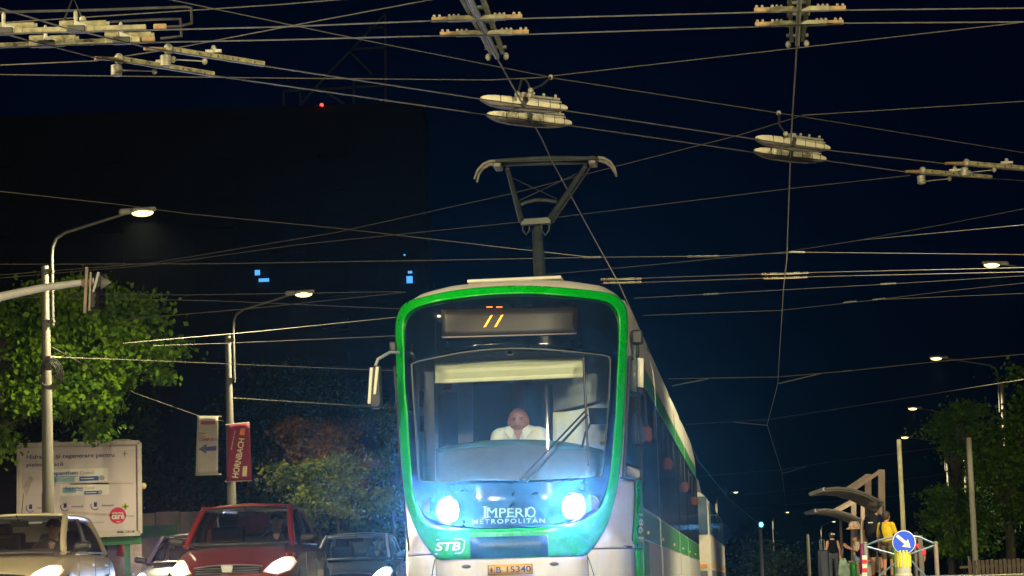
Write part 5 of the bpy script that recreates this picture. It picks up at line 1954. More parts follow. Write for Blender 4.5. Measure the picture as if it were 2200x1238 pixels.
# traffic light mast arm
mast = thing('traffic_light_mast', 'pale traffic light arm reaching in from the left with dark signal heads', 'traffic light', (pd(-160, 1240, 42).x, 42, 0), 0)
mm = mat('mast_paint', (.72, .70, .68), .45, var=.15, scale=3)
ax0 = pd(-160, 662, 42)
B().tube([(ax0.x, 42, 0), (ax0.x, 42, ax0.z - 1.2), (ax0.x, 42, ax0.z + .2)], [.14, .12, .10], 14).build('column', mm, mast, world=True)
B().tube([pd(-160, 690, 42), pd(-60, 655, 42), pd(0, 638, 42), pd(90, 619, 42), pd(205, 603, 42)], [.085, .08, .075, .065, .05], 12).build('arm', mm, mast, world=True)
B().add([pd(-60, 700, 42), pd(-60, 660, 42), pd(24, 634, 42), pd(5, 645, 42)], [(0, 1, 2, 3)]).build('arm_gusset', mm, mast, world=True, solid=.02)
B().tube([pd(176, 609, 42), pd(200, 605, 42)], .072, 10).build('collar', mat('rust_band', (.32, .22, .17), .6), mast, world=True)
B().beam(pd(187, 574, 41.9), pd(182, 673, 41.9), .05, .05).build('bracket_bar', mat('bracket_pink', (.46, .34, .30), .6, var=.2), mast, world=True, bevel=.006)
B().beam(pd(195, 585, 41.9), pd(192, 668, 41.9), .025, .03).build('bracket_rod', fitm, mast, world=True)
B().beam(pd(212, 585, 41.9), pd(201, 628, 41.9), .05, .04).build('bracket_bar', mm, mast, world=True, bevel=.006)
sh_ = B().box(pd(207, 642, 42), (.22, .2, .36)).build('signal_head', black, mast, world=True, bevel=.03)
for y in (625, 642, 657):
    c = pd(212, y, 41.85)
    B().lathe([(.075, 0), (.08, .12), (.07, .12), (.065, .0)], c, 14, (.6, -.8, -.1)).build('visor', black, sh_, world=True)
sg2 = B().box(pd(214, 606, 42.05), (.14, .3, .28)).build('signal_head', black, mast, world=True, bevel=.03)
B().add([pd(218, 594, 41.7), pd(239, 607, 41.7), pd(216, 622, 41.7), pd(224, 607, 42.1)], [(0, 1, 2), (0, 3, 1), (1, 3, 2)]).build('visor_hood', mat('hood_grey', (.2, .2, .21), .5), sg2, world=True, solid=.015)

# ================================================================== TREES
def leafmat(name, c1, c2, tr=.35):
    if name in MATS:
        return MATS[name]
    m = bpy.data.materials.new(name)
    m.use_nodes = True
    t = m.node_tree
    t.nodes.clear()
    ou = t.nodes.new('ShaderNodeOutputMaterial')
    df = t.nodes.new('ShaderNodeBsdfPrincipled')
    df.inputs['Roughness'].default_value = .6
    df.inputs['Specular IOR Level'].default_value = .2
    tl_ = t.nodes.new('ShaderNodeBsdfTranslucent')
    mx = t.nodes.new('ShaderNodeMixShader')
    mx.inputs[0].default_value = tr
    nz = t.nodes.new('ShaderNodeTexNoise')
    nz.inputs['Scale'].default_value = 1.6
    nz.inputs['Detail'].default_value = 6
    gm = t.nodes.new('ShaderNodeTexCoord')
    cr = t.nodes.new('ShaderNodeValToRGB')
    cr.color_ramp.elements[0].position = .35
    cr.color_ramp.elements[1].position = .68
    cr.color_ramp.elements[0].color = (*c1, 1)
    cr.color_ramp.elements[1].color = (*c2, 1)
    t.links.new(gm.outputs['Object'], nz.inputs['Vector'])
    t.links.new(nz.outputs[0], cr.inputs[0])
    t.links.new(cr.outputs[0], df.inputs['Base Color'])
    t.links.new(cr.outputs[0], tl_.inputs[0])
    t.links.new(df.outputs[0], mx.inputs[1])
    t.links.new(tl_.outputs[0], mx.inputs[2])
    t.links.new(mx.outputs[0], ou.inputs[0])
    MATS[name] = m
    return m


bark = mat('bark', (.09, .075, .06), .9, var=.35, scale=6, bump=.8, streak=True)
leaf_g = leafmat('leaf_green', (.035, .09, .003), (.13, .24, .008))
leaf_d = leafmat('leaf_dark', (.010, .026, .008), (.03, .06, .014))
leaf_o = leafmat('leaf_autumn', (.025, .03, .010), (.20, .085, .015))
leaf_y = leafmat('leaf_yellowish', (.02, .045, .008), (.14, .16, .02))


def tree(label, base, height, centre, rad, clumps, per, leaf, m, trunk_r=.16, spread=.55, seed=1, shell=.55, group='street trees', lean=0.0, name='broadleaf_tree', low=.25, flat=.62, limbs=26):
    r = np.random.default_rng(seed)
    base = Vector(base)
    o = thing(name, label, 'tree', base, 0, group)
    c = np.array(centre, float)
    rad = np.array(rad, float)
    P = []
    for i in range(clumps):
        d = r.normal(size=3)
        d /= np.linalg.norm(d)
        q = shell + (1 - shell) * r.random() ** .6
        q *= .82 + .3 * r.random()
        az, el = math.atan2(d[1], d[0]), d[2]
        q *= 1 + .17 * sin(3 * az + seed) * cos(2.4 * el + seed) + .10 * sin(7 * el + 2 * az + seed)
        P.append(c + d * rad * q)
    P = np.array(P)
    top = Vector((0, 0, height * .55))
    mid = Vector((lean * .4, 0, height * .28))
    B().tube([(0, 0, -.1), (0, 0, .15), mid, Vector((lean, 0, height * .55)), Vector((c[0], c[1], c[2] + rad[2] * .5))], [trunk_r * 1.35, trunk_r, trunk_r * .82, trunk_r * .6, trunk_r * .15], 10).build('trunk', bark, o)
    b = B()
    idx = r.choice(clumps, min(clumps, limbs), replace=False)
    for i in idx:
        z0 = height * (low + (.63 - low + .05) * r.random())
        s = Vector((lean * z0 / max(height, 1), 0, z0))
        e = Vector(P[i])
        mdp = s.lerp(e, .5) + Vector((0, 0, .12 * (e - s).length))
        b.tube([s, mdp, e], [trunk_r * .38, trunk_r * .22, trunk_r * .06], 6)
    b.build('branches', bark, o)
    # leaves
    N = clumps * per
    cen = np.repeat(P, per, 0) + r.normal(size=(N, 3)) * np.array([spread, spread, spread * flat]) * (.5 + .9 * np.repeat(r.random(clumps), per))[:, None]
    L = leaf * (.6 + .8 * r.random(N))
    n1 = r.normal(size=(N, 3))
    n1 /= np.linalg.norm(n1, axis=1)[:, None]
    n1[:, 2] -= .35
    n1 /= np.linalg.norm(n1, axis=1)[:, None]
    n2 = np.cross(n1, r.normal(size=(N, 3)))
    n2 /= np.linalg.norm(n2, axis=1)[:, None]
    n3 = np.cross(n1, n2)
    a = cen
    tip = cen + n1 * L[:, None]
    mid_ = cen + n1 * (L * .48)[:, None]
    w = (L * .36)[:, None]
    l_ = mid_ + n2 * w + n3 * w * .35
    rr = mid_ - n2 * w + n3 * w * .35
    V = np.stack([a, l_, tip, rr], 1).reshape(-1, 3)
    F = np.arange(N * 4).reshape(N, 4)
    me = bpy.data.meshes.new('crown')
    me.vertices.add(N * 4)
    me.vertices.foreach_set('co', V.ravel())
    tri = np.concatenate([F[:, [0, 1, 2]], F[:, [0, 2, 3]]], 1).reshape(-1)
    me.loops.add(len(tri))
    me.loops.foreach_set('vertex_index', tri.astype(np.int32))
    me.polygons.add(N * 2)
    me.polygons.foreach_set('loop_start', np.arange(0, N * 6, 3, dtype=np.int32))
    me.update(calc_edges=True)
    me.validate()
    me.materials.append(m)
    cr = bpy.data.objects.new('crown', me)
    COL.objects.link(cr)
    cr.parent = o
    return o


def gp(px, Y):
    p = pd(px, 1240, Y)
    p.z = .0
    return p


def tree_px(label, px, Y, x0, x1, y0, y1, clumps, per, leaf, m, seed, dy=None, **k):
    """crown that fills x0..x1, y0..y1 of the photograph at Y metres"""
    base = gp(px, Y)
    a, c = pd(x0, (y0 + y1) / 2, Y), pd(x1, (y0 + y1) / 2, Y)
    zt_, zb_ = pd((x0 + x1) / 2, y0, Y).z, pd((x0 + x1) / 2, y1, Y).z
    zb_ = max(zb_, .3)
    cx = (a.x + c.x) / 2 - base.x
    rx = (c.x - a.x) / 2
    rz_ = (zt_ - zb_) / 2
    return tree(label, base, zt_, (cx, 0, (zt_ + zb_) / 2), (rx, dy or rx, rz_), clumps, per, leaf, m, seed=seed, **k)


tree_px('big leafy green tree lit by the near street lamp beside the billboard', -60, 63, -10, 350, 570, 925, 125, 250, .15, leaf_g, 3, trunk_r=.2, spread=.27, lean=.2, shell=.3, low=.6, flat=.5)
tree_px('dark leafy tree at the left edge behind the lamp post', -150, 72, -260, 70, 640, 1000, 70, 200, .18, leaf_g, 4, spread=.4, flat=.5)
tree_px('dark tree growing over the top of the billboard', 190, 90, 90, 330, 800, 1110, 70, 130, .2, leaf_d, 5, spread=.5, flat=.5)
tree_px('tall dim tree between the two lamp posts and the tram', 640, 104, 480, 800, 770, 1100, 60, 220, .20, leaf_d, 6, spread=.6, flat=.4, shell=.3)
tree_px('low brownish tree glowing beside the tram mirror', 690, 80, 600, 790, 885, 1075, 44, 260, .12, leaf_o, 7, spread=.30, trunk_r=.07, flat=.4, shell=.25, limbs=7, low=.45)
tree_px('yellow green shrub lit just left of the tram', 730, 77, 575, 800, 965, 1140, 36, 260, .12, leaf_y, 8, spread=.30, trunk_r=.06, flat=.42, shell=.2, limbs=6, low=.5)
tree_px('slender green tree squeezed against the tram side', 850, 92, 815, 885, 850, 1090, 26, 180, .15, leaf_y, 9, spread=.35, trunk_r=.09, flat=.4)
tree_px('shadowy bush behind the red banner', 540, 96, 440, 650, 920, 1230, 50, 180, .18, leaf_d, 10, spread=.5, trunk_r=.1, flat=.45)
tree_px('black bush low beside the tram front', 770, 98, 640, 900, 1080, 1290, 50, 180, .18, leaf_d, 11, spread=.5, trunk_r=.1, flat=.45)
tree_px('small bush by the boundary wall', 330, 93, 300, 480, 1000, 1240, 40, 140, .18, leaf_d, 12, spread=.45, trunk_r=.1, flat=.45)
# right side
tree_px('tall roadside tree at the right edge with a pale trunk', 2175, 92, 2110, 2300, 830, 1140, 60, 230, .15, leaf_g, 21, spread=.42, trunk_r=.2, shell=.4, flat=.45)
tree_px('bright green tree leaning out beside the third right lamp', 2060, 98, 2012, 2110, 850, 985, 22, 200, .14, leaf_g, 22, spread=.30, trunk_r=.12, flat=.5)
tree_px('green tree standing right of the keep-right sign', 2045, 90, 2005, 2110, 1030, 1200, 32, 220, .14, leaf_g, 23, spread=.32, trunk_r=.12, flat=.5)
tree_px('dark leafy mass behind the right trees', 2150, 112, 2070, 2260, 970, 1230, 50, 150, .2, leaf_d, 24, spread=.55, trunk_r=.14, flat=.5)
tree_px('tiny round tree far behind the second tram', 1605, 150, 1565, 1650, 1160, 1255, 30, 80, .22, leaf_d, 25, spread=.6, trunk_r=.1)
tree_px('faint dark tree at the far end of the empty track', 1690, 260, 1640, 1740, 1195, 1260, 24, 80, .35, leaf_d, 26, spread=1.0, trunk_r=.14)

# ================================================================== APARTMENT TOWER WITH A ROOF SIGN
TY = 210.0
tower = thing('apartment_tower', 'unlit apartment tower with two blue-lit windows and a lattice on its roof', 'building', (pd(640, 1240, TY).x, TY, 0), 0)
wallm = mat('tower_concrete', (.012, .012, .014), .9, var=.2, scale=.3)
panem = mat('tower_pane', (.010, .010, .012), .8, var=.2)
litblue = mat('tv_lit_pane', (.1, .3, .6), .4, var=0, emit=(.10, .45, 1.0), estr=.9)
X0, X1 = pd(-120, 600, TY).x, pd(918, 600, TY).x
ZT = pd(640, 246, TY).z
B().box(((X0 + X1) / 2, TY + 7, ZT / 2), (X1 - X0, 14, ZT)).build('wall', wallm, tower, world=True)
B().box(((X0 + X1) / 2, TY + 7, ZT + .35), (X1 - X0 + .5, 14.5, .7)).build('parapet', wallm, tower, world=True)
cols, rows = 13, 13
for r_ in range(rows):
    z = ZT - 2.2 - r_ * 2.9
    if z < 1.5:
        break
    for c_ in range(cols):
        x = X0 + (X1 - X0) * (c_ + .5) / cols
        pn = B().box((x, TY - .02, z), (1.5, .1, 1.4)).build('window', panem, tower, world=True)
        if c_ % 3 == 1:
            B().box((x, TY - .6, z - 1.0), (2.2, 1.1, .9)).build('balcony', wallm, tower, world=True)
for (px, py, w, h_) in ((553, 586, 11, 11), (567, 602, 22, 7), (880, 601, 13, 15), (881, 585, 9, 5), (869, 548, 4, 3)):
    p = pd(px, py, TY - .3)
    B().box(p, (w / FOCAL * TY, .12, h_ / FOCAL * TY)).build('lit_pane', litblue, tower, world=True, label='window glowing blue')
lat = mat('roof_lattice_steel', (.10, .12, .16), .6, metal=.3, var=.2)
for (x0, y0, x1, y1) in ((828, 30, 690, 175), (690, 175, 640, 232), (828, 30, 828, 230), (750, 107, 830, 102), (750, 110, 800, 160), (610, 196, 835, 184), (610, 196, 610, 235), (645, 200, 645, 235), (760, 170, 760, 230), (792, 60, 830, 60), (690, 190, 740, 225)):
    p_, q_ = pd(x0, y0, TY + 5), pd(x1, y1, TY + 5)
    B().beam(p_, q_, .18, .18).build('sign_lattice_bar', lat, tower, world=True)
B().ell(pd(691, 226, TY - .5), (.14, .14, .16), 10, 6).build('warning_light', mat('red_beacon', (1, .05, .03), .4, var=0, emit=(1, .03, .02), estr=6), tower, world=True, label='red roof beacon')
B().box(pd(691, 229, TY - .3), (.15, .6, .2)).build('beacon_arm', lat, tower, world=True)


# ================================================================== SECOND TRAM
t2 = thing('tram', 'white tram with an orange stripe waiting behind the green tram', 'tram', (0, 0, 0), 0)
f0 = pd(1511, 1150, 80.0)
T2O = Vector((pd(1526, 1150, 80).x, 80.0, 0))
t2.location = T2O
t2.rotation_euler = (0, 0, -radians(5.33))
w2 = mat('old_tram_white', (.62, .58, .50), .45, var=.08, coat=.2)
or2 = mat('old_tram_orange', (.62, .26, .02), .45, var=.08)
gr2 = mat('old_tram_grey', (.10, .11, .13), .6, var=.1)
gl2 = mat('old_tram_glass', (.02, .07, .13), .08, var=.3, scale=1.5, coat=.4)
LN = 29.0
prof2 = [(0, .35), (0, 2.45), (-.03, 2.75), (-.10, 2.95), (-.25, 3.08), (-.6, 3.15), (-1.2, 3.17)]
full2 = prof2 + [(-2.4 - x, z) for x, z in prof2[-2::-1]]
n = len(full2)
b = B()
for yy, k in ((0, .97), (.25, 1.0), (LN, 1.0)):
    for x, z in full2:
        b.v.append(Vector(((x + 1.2) * k - 1.2, yy, z)))
for i in range(2):
    b.f += [(i * n + j, i * n + (j + 1) % n, i * n + n + (j + 1) % n, i * n + n + j) for j in range(n)]
b.f += [tuple(range(n)), tuple(range(2 * n, 3 * n))[::-1]]
b.build('body', w2, t2)
for s, X in ((1, 0.0), (-1, -2.4)):
    px_ = lambda name, m, ya, yb, za, zb, th=.02: B().box((X + s * (th / 2 - .002), (ya + yb) / 2, (za + zb) / 2), (th, yb - ya, zb - za)).build(name, m, t2)
    px_('orange_stripe', or2, .4, LN - .1, .74, .85)
    px_('grey_skirt', gr2, .4, LN - .1, .36, .66)
    px_('side_panel', mat('old_tram_side', (.40, .36, .34), .5, var=.15, streak=True), .45, LN - .1, .87, 1.74, .012)
    nw = 16
    for k in range(nw):
        a = .1 + (LN - .4) * k / nw
        px_('side_window', gl2, a, a + (LN - .4) / nw - (.10 if k % 4 != 3 else .4), 1.77, 2.74, .03)
B().box((-1.2, -.03, 2.36), (2.26, .08, 1.18)).build('windscreen', gl2, t2, bevel=.03)
B().box((-1.2, -.02, .80), (2.14, .06, .11)).build('front_stripe', or2, t2)
B().box((-1.2, -.02, .50), (2.14, .06, .30)).build('front_skirt', gr2, t2)
B().prism([(-.12, 0), (.12, 0), (.05, .42), (0, .5)], (-.35, .3, 3.05), (1, 0, 0), (0, 0, 1), -.3).build('roof_fin', gr2, t2)
for x in (-1.9, -.5):
    B().lathe([(.10, 0), (.10, .03), (.08, .04)], (x, -.02, 1.1), 14, (0, -1, 0)).build('headlight', rimm, t2)
for k in range(3):
    B().box((-1.2, 6 + 12 * k, 3.28), (1.3, 3, .25)).build('roof_unit', w2, t2, bevel=.05)

# ================================================================== TRAM STOP
plaz = .25
galv = mat('galvanised', (.30, .31, .33), .5, metal=.4, var=.2)
woodm = mat('pinkish_timber', (.34, .26, .22), .7, var=.2, scale=8, streak=True)
darkc = mat('canopy_sheet', (.09, .085, .08), .5, var=.2)
ribm = mat('canopy_rib', (.20, .18, .15), .6, var=.15)


def shelter(label, Y, arc, post, strut, depth):
    o = thing('shelter', label, 'shelter', (pd(post[0][0], 1240, Y).x, Y, plaz), 0, 'tram stop shelters')
    P = [pd(x, y, Y) for x, y in arc]
    # smooth the arc
    c = []
    for i in range(len(P) - 1):
        for q in range(4):
            c.append(P[i].lerp(P[i + 1], q / 4))
    c.append(P[-1])
    b = B()
    for p in c:
        b.v += [p + Vector((0, 0, 0)), p + Vector((0, depth, .0)), p + Vector((0, depth, .05)), p + Vector((0, 0, .05))]
    for i in range(len(c) - 1):
        for j in range(4):
            b.f.append((4 * i + j, 4 * i + (j + 1) % 4, 4 * i + 4 + (j + 1) % 4, 4 * i + 4 + j))
    b.f += [(0, 1, 2, 3), (4 * len(c) - 1, 4 * len(c) - 2, 4 * len(c) - 3, 4 * len(c) - 4)]
    b.build('canopy', darkc, o, world=True)
    for k in range(6):
        B().tube([p + Vector((0, .1 + (depth - .2) * k / 5, -.03)) for p in c], .025, 6).build('canopy_rib', ribm, o, world=True)
    B().tube([c[0] + Vector((0, 0, .02)), c[0] + Vector((0, depth, .02))], .05, 8).build('gutter', galv, o, world=True)
    for dy in (.3, depth - .3):
        a, e = pd(*post[0], Y), pd(*post[1], Y)
        B().beam(Vector((e.x, Y + dy, plaz)), Vector((a.x, Y + dy, a.z)), .17, .13, up=(0, 1, 0)).build('post', woodm, o, world=True, bevel=.01)
        s0, s1 = pd(*strut[0], Y), pd(*strut[1], Y)
        B().beam(s0 + Vector((0, dy, 0)), s1 + Vector((0, dy, 0)), .10, .10, up=(0, 1, 0)).build('strut', woodm, o, world=True, bevel=.01)
    B().box((e.x + .1, Y + depth / 2, plaz + 1.0), (.03, depth - .3, 1.7)).build('back_panel', gl2, o, world=True)
    B().box((e.x - .35, Y + depth / 2, plaz + .45), (.4, depth - 1.0, .05)).build('bench', woodm, o, world=True, bevel=.01)
    for dy in (.8, depth - .8):
        B().box((e.x - .35, Y + dy, plaz + .21), (.3, .06, .42)).build('bench_leg', galv, o, world=True)
    return o


shelter('near tram stop shelter with a curved ribbed canopy on a raking post', 66, [(1771, 1053), (1800, 1050), (1830, 1053), (1862, 1063), (1899, 1082)], [(1897, 1008), (1899, 1240)], [(1894, 1012), (1832, 1054)], 3.2)
shelter('far tram stop shelter with a dark curved canopy', 82, [(1753, 1098), (1775, 1096), (1800, 1099), (1825, 1106), (1852, 1118)], [(1857, 1072), (1857, 1240)], [(1853, 1070), (1800, 1099)], 3.0)


def post(label, px, y0, Y, r=.05, m=None, zb=.0, name='post', cat='post'):
    a = pd(px[0], y0, Y)
    e = pd(px[1], 1240, Y)
    o = thing(name, label, cat, (a.x, Y, zb), 0, 'plain posts around the stop')
    B().lathe([(r * 1.05, 0), (r, .02), (r * .92, a.z - zb - .02), (r * .7, a.z - zb)], (0, 0, 0), 12).build('shaft', m or polem, o)
    B().lathe([(r * 2, 0), (r * 2, .02), (r * 1.2, .04)], (0, 0, 0), 12).build('base_plate', galv, o)
    return o


post('thick plain post rising behind the keep-right sign', (1931, 1940), 944, 57, .055, mat('post_olive', (.36, .34, .22), .7, var=.2), plaz)
post('thin pale post left of the man in the black vest', (1735, 1738), 1148, 78, .05)
post('slim post behind the shelter beside the vest man', (1805, 1808), 1105, 84, .05)
post('distant post with a small blue lamp beside the second tram', (1633, 1636), 1132, 120, .09)
post('slender post in the right trees, first from the sign', (2041, 2046), 1075, 100, .06)
post('slender post in the right trees, second from the sign', (2063, 2068), 1060, 96, .07)
post('tall grey post running up through the right trees', (2081, 2092), 940, 84, .10)
bl_ = pd(1635, 1126, 119.8)
o = thing('signal_lamp', 'small blue lamp on top of a distant post', 'lamp', bl_, 0)
B().box((0, .08, -.05), (.3, .2, .35)).build('lamp_case', black, o, bevel=.03)
B().ell((0, -.06, -.03), (.10, .06, .12), 10, 6).build('blue_lens', mat('blue_lens', (.1, .4, 1), .3, var=0, emit=(.12, .5, 1.0), estr=4), o)

# railings
rl = mat('railing_blue_grey', (.13, .20, .34), .4, metal=.3, var=.15)
rpk = mat('railing_post_pink', (.26, .21, .21), .5, var=.15)


def railing(label, Y, posts, bars):
    o = thing('railing', label, 'railing', (pd(posts[0][0], 1240, Y).x, Y, plaz), 0, 'railings at the end of the platform')
    for x, y, m in posts:
        a = pd(x, y, Y)
        B().tube([(a.x, Y, plaz - .02), (a.x, Y, a.z)], .042, 10).build('post', m, o, world=True)
        B().ell((a.x, Y, a.z), (.05, .05, .025), 10, 6).build('post_cap', m, o, world=True)
    for pts in bars:
        B().tube([pd(x, y, Y) for x, y in pts], .019, 8).build('bar', rl, o, world=True)
    return o


rg = railing('blue-grey railing with crossing bars left of the keep-right sign', 49, [(1858.5, 1167, galv), ], [[(1860, 1172), (1885, 1162), (1912, 1155), (1935, 1153)], [(1860, 1174), (1935, 1195), (1950, 1199)], [(1885, 1242), (1905, 1224), (1950, 1192)]])
railing('blue-grey railing with crossing bars right of the keep-right sign', 49, [(2010, 1166, rpk)], [[(1962, 1152), (1975, 1154), (2005, 1167)], [(1940, 1193), (1960, 1189), (2008, 1172)], [(1952, 1198), (1975, 1225), (1992, 1242)]])
# striped marker on the left railing post
sm = thing('marker_tape', 'red and white striped tape on the left railing post', 'marker', pd(1858, 1238, 48.93), 0)
for k in range(5):
    c = pd(1857.5, 1198 + k * 9.2, 48.93)
    B().box(c, (.09, .02, .082), Matrix.Rotation(.0, 3, 'Y')).build('stripe', mat('tape_white', (.65, .65, .66), .5) if k % 2 == 0 else mat('tape_red', (.6, .02, .03), .5), sm, world=True)
mgp = thing('advert_panel', 'narrow purple panel standing behind the left railing post', 'panel', (pd(1851, 1240, 50).x, 50, plaz), 0)
B().add([pd(1848, 1168, 50), pd(1855, 1168, 50), pd(1856, 1245, 50), pd(1848, 1245, 50)], [(0, 1, 2, 3)]).build('board', mat('purple_board', (.16, .01, .10), .5), mgp, world=True, solid=.05)
B().box((0, 0, .05), (.1, .12, .1)).build('foot', galv, mgp)

# keep-right sign on its yellow bollard
SY = 48.0
sc_ = pd(1942, 1165, SY)
sign = thing('keep_right_sign', 'round blue keep-right sign with a white arrow on a yellow bollard', 'sign', (sc_.x, SY, plaz), 0)
R_ = 25.5 / FOCAL * SY
B().lathe([(R_, 0), (R_, .02), (R_ * .97, .03)], sc_ + Vector((0, .03, 0)), 40, (0, -1, 0)).build('disc_back', galv, sign, world=True)
rim_s = B().lathe([(R_ * .985, 0), (R_ * .985, .006)], sc_ + Vector((0, -.002, 0)), 40, (0, -1, 0)).build('white_rim', mat('sign_white', (.62, .65, .72), .4, var=.05), sign, world=True)
B().lathe([(R_ * .91, 0), (R_ * .91, .006)], sc_ + Vector((0, -.009, 0)), 40, (0, -1, 0)).build('blue_face', mat('sign_blue', (.004, .07, .85), .35, var=.06), sign, world=True)
ar = [(-.62, .62), (-.50, .72), (.22, .10), (.40, .32), (.58, -.46), (-.20, -.36), (.06, -.10), (-.66, .50)]
ar = [(-.66, .56), (-.52, .70), (.20, .06), (.36, .26), (.56, -.52), (-.22, -.38), (.02, -.16), (-.70, .48)]
B().prism([(x * R_ * .95, y * R_ * .95) for x, y in ar], sc_ + Vector((0, -.0165, 0)), (1, 0, 0), (0, 0, 1), .004).build('arrow', MATS['sign_white'], sign, world=True, smooth=0)
bz0, bz1 = pd(1942, 1240, SY).z, pd(1942, 1188, SY).z
rb = 17 / FOCAL * SY
bcx = pd(1942, 1215, SY).x
bm_ = mat('bollard_grey', (.42, .42, .40), .5, var=.1)
B().lathe([(rb * 1.12, plaz), (rb * 1.12, plaz + .06), (rb, plaz + .08), (rb, bz1 - .02), (rb * .9, bz1 + .02)], (bcx, SY + .12, 0), 24).build('bollard', bm_, sign, world=True)
yl_ = mat('reflective_yellow', (.78, .72, .01), .35, var=.05)
for k in range(7):
    a = -pi / 2 + (k - 3) * .42
    c = Vector((bcx + (rb + .002) * cos(a), SY + .12 + (rb + .002) * sin(a), (bz0 + bz1) / 2 + .12))
    B().box(c, (.012, .036, bz1 - plaz - .16), Matrix.Rotation(a, 3, 'Z')).build('yellow_strip', yl_, sign, world=True)
B().tube([(sc_.x, SY + .05, bz1 - .1), (sc_.x, SY + .05, sc_.z)], .03, 8).build('sign_stem', galv, sign, world=True)

# bins and red lights on the platform
gb = mat('bin_green', (.01, .20, .03), .5, var=.15)
for (lab, x, y, w, Y) in (('green litter bin between the woman and the backpack man', 1833, 1215, 14, 57.5), ('green panel behind the keep-right sign', 1923, 1180, 12, 52)):
    a = pd(x, y, Y)
    o = thing('litter_bin', lab, 'bin', (a.x, Y, plaz), 0)
    hgt = a.z - plaz
    B().lathe([(w / FOCAL * Y * .42, 0), (w / FOCAL * Y * .5, hgt * .1), (w / FOCAL * Y * .55, hgt * .9), (w / FOCAL * Y * .5, hgt)], (0, 0, 0), 16).build('drum', gb, o)
    B().lathe([(w / FOCAL * Y * .57, hgt), (w / FOCAL * Y * .57, hgt + .03), (w / FOCAL * Y * .3, hgt + .07)], (0, 0, 0), 16).build('lid', gb, o)
rd = mat('lit_red', (1, .03, .02), .4, var=0, emit=(1, .02, .02), estr=1.6)
sp = thing('pedestrian_signal', 'grey signal posts with two red lights behind the keep-right sign', 'traffic light', (pd(1974, 1240, 54).x, 54, plaz), 0)
for x0, x1, x in ((1971, 1982, 1976), (1962, 1968, 1965)):
    a = pd(x, 1150 if x > 1970 else 1160, 54)
    B().box((a.x, 54, (a.z + plaz) / 2), ((x1 - x0) / FOCAL * 54, .1, a.z - plaz)).build('signal_post', mat('post_brown', (.16, .14, .13), .7, var=.2), sp, world=True, bevel=.015)
hd_ = B().box(pd(1985, 1186, 54), (.08, .1, .18)).build('signal_head', black, sp, world=True, bevel=.02)
B().ell(pd(1985.5, 1186, 53.93), (.035, .02, .075), 12, 8).build('red_lens', rd, hd_, world=True)
B().add([pd(1967, 1169, 53.9), pd(1974, 1169, 53.9), pd(1972, 1179, 53.9)], [(0, 1, 2)]).build('red_triangle', rd, sp, world=True, solid=.01)


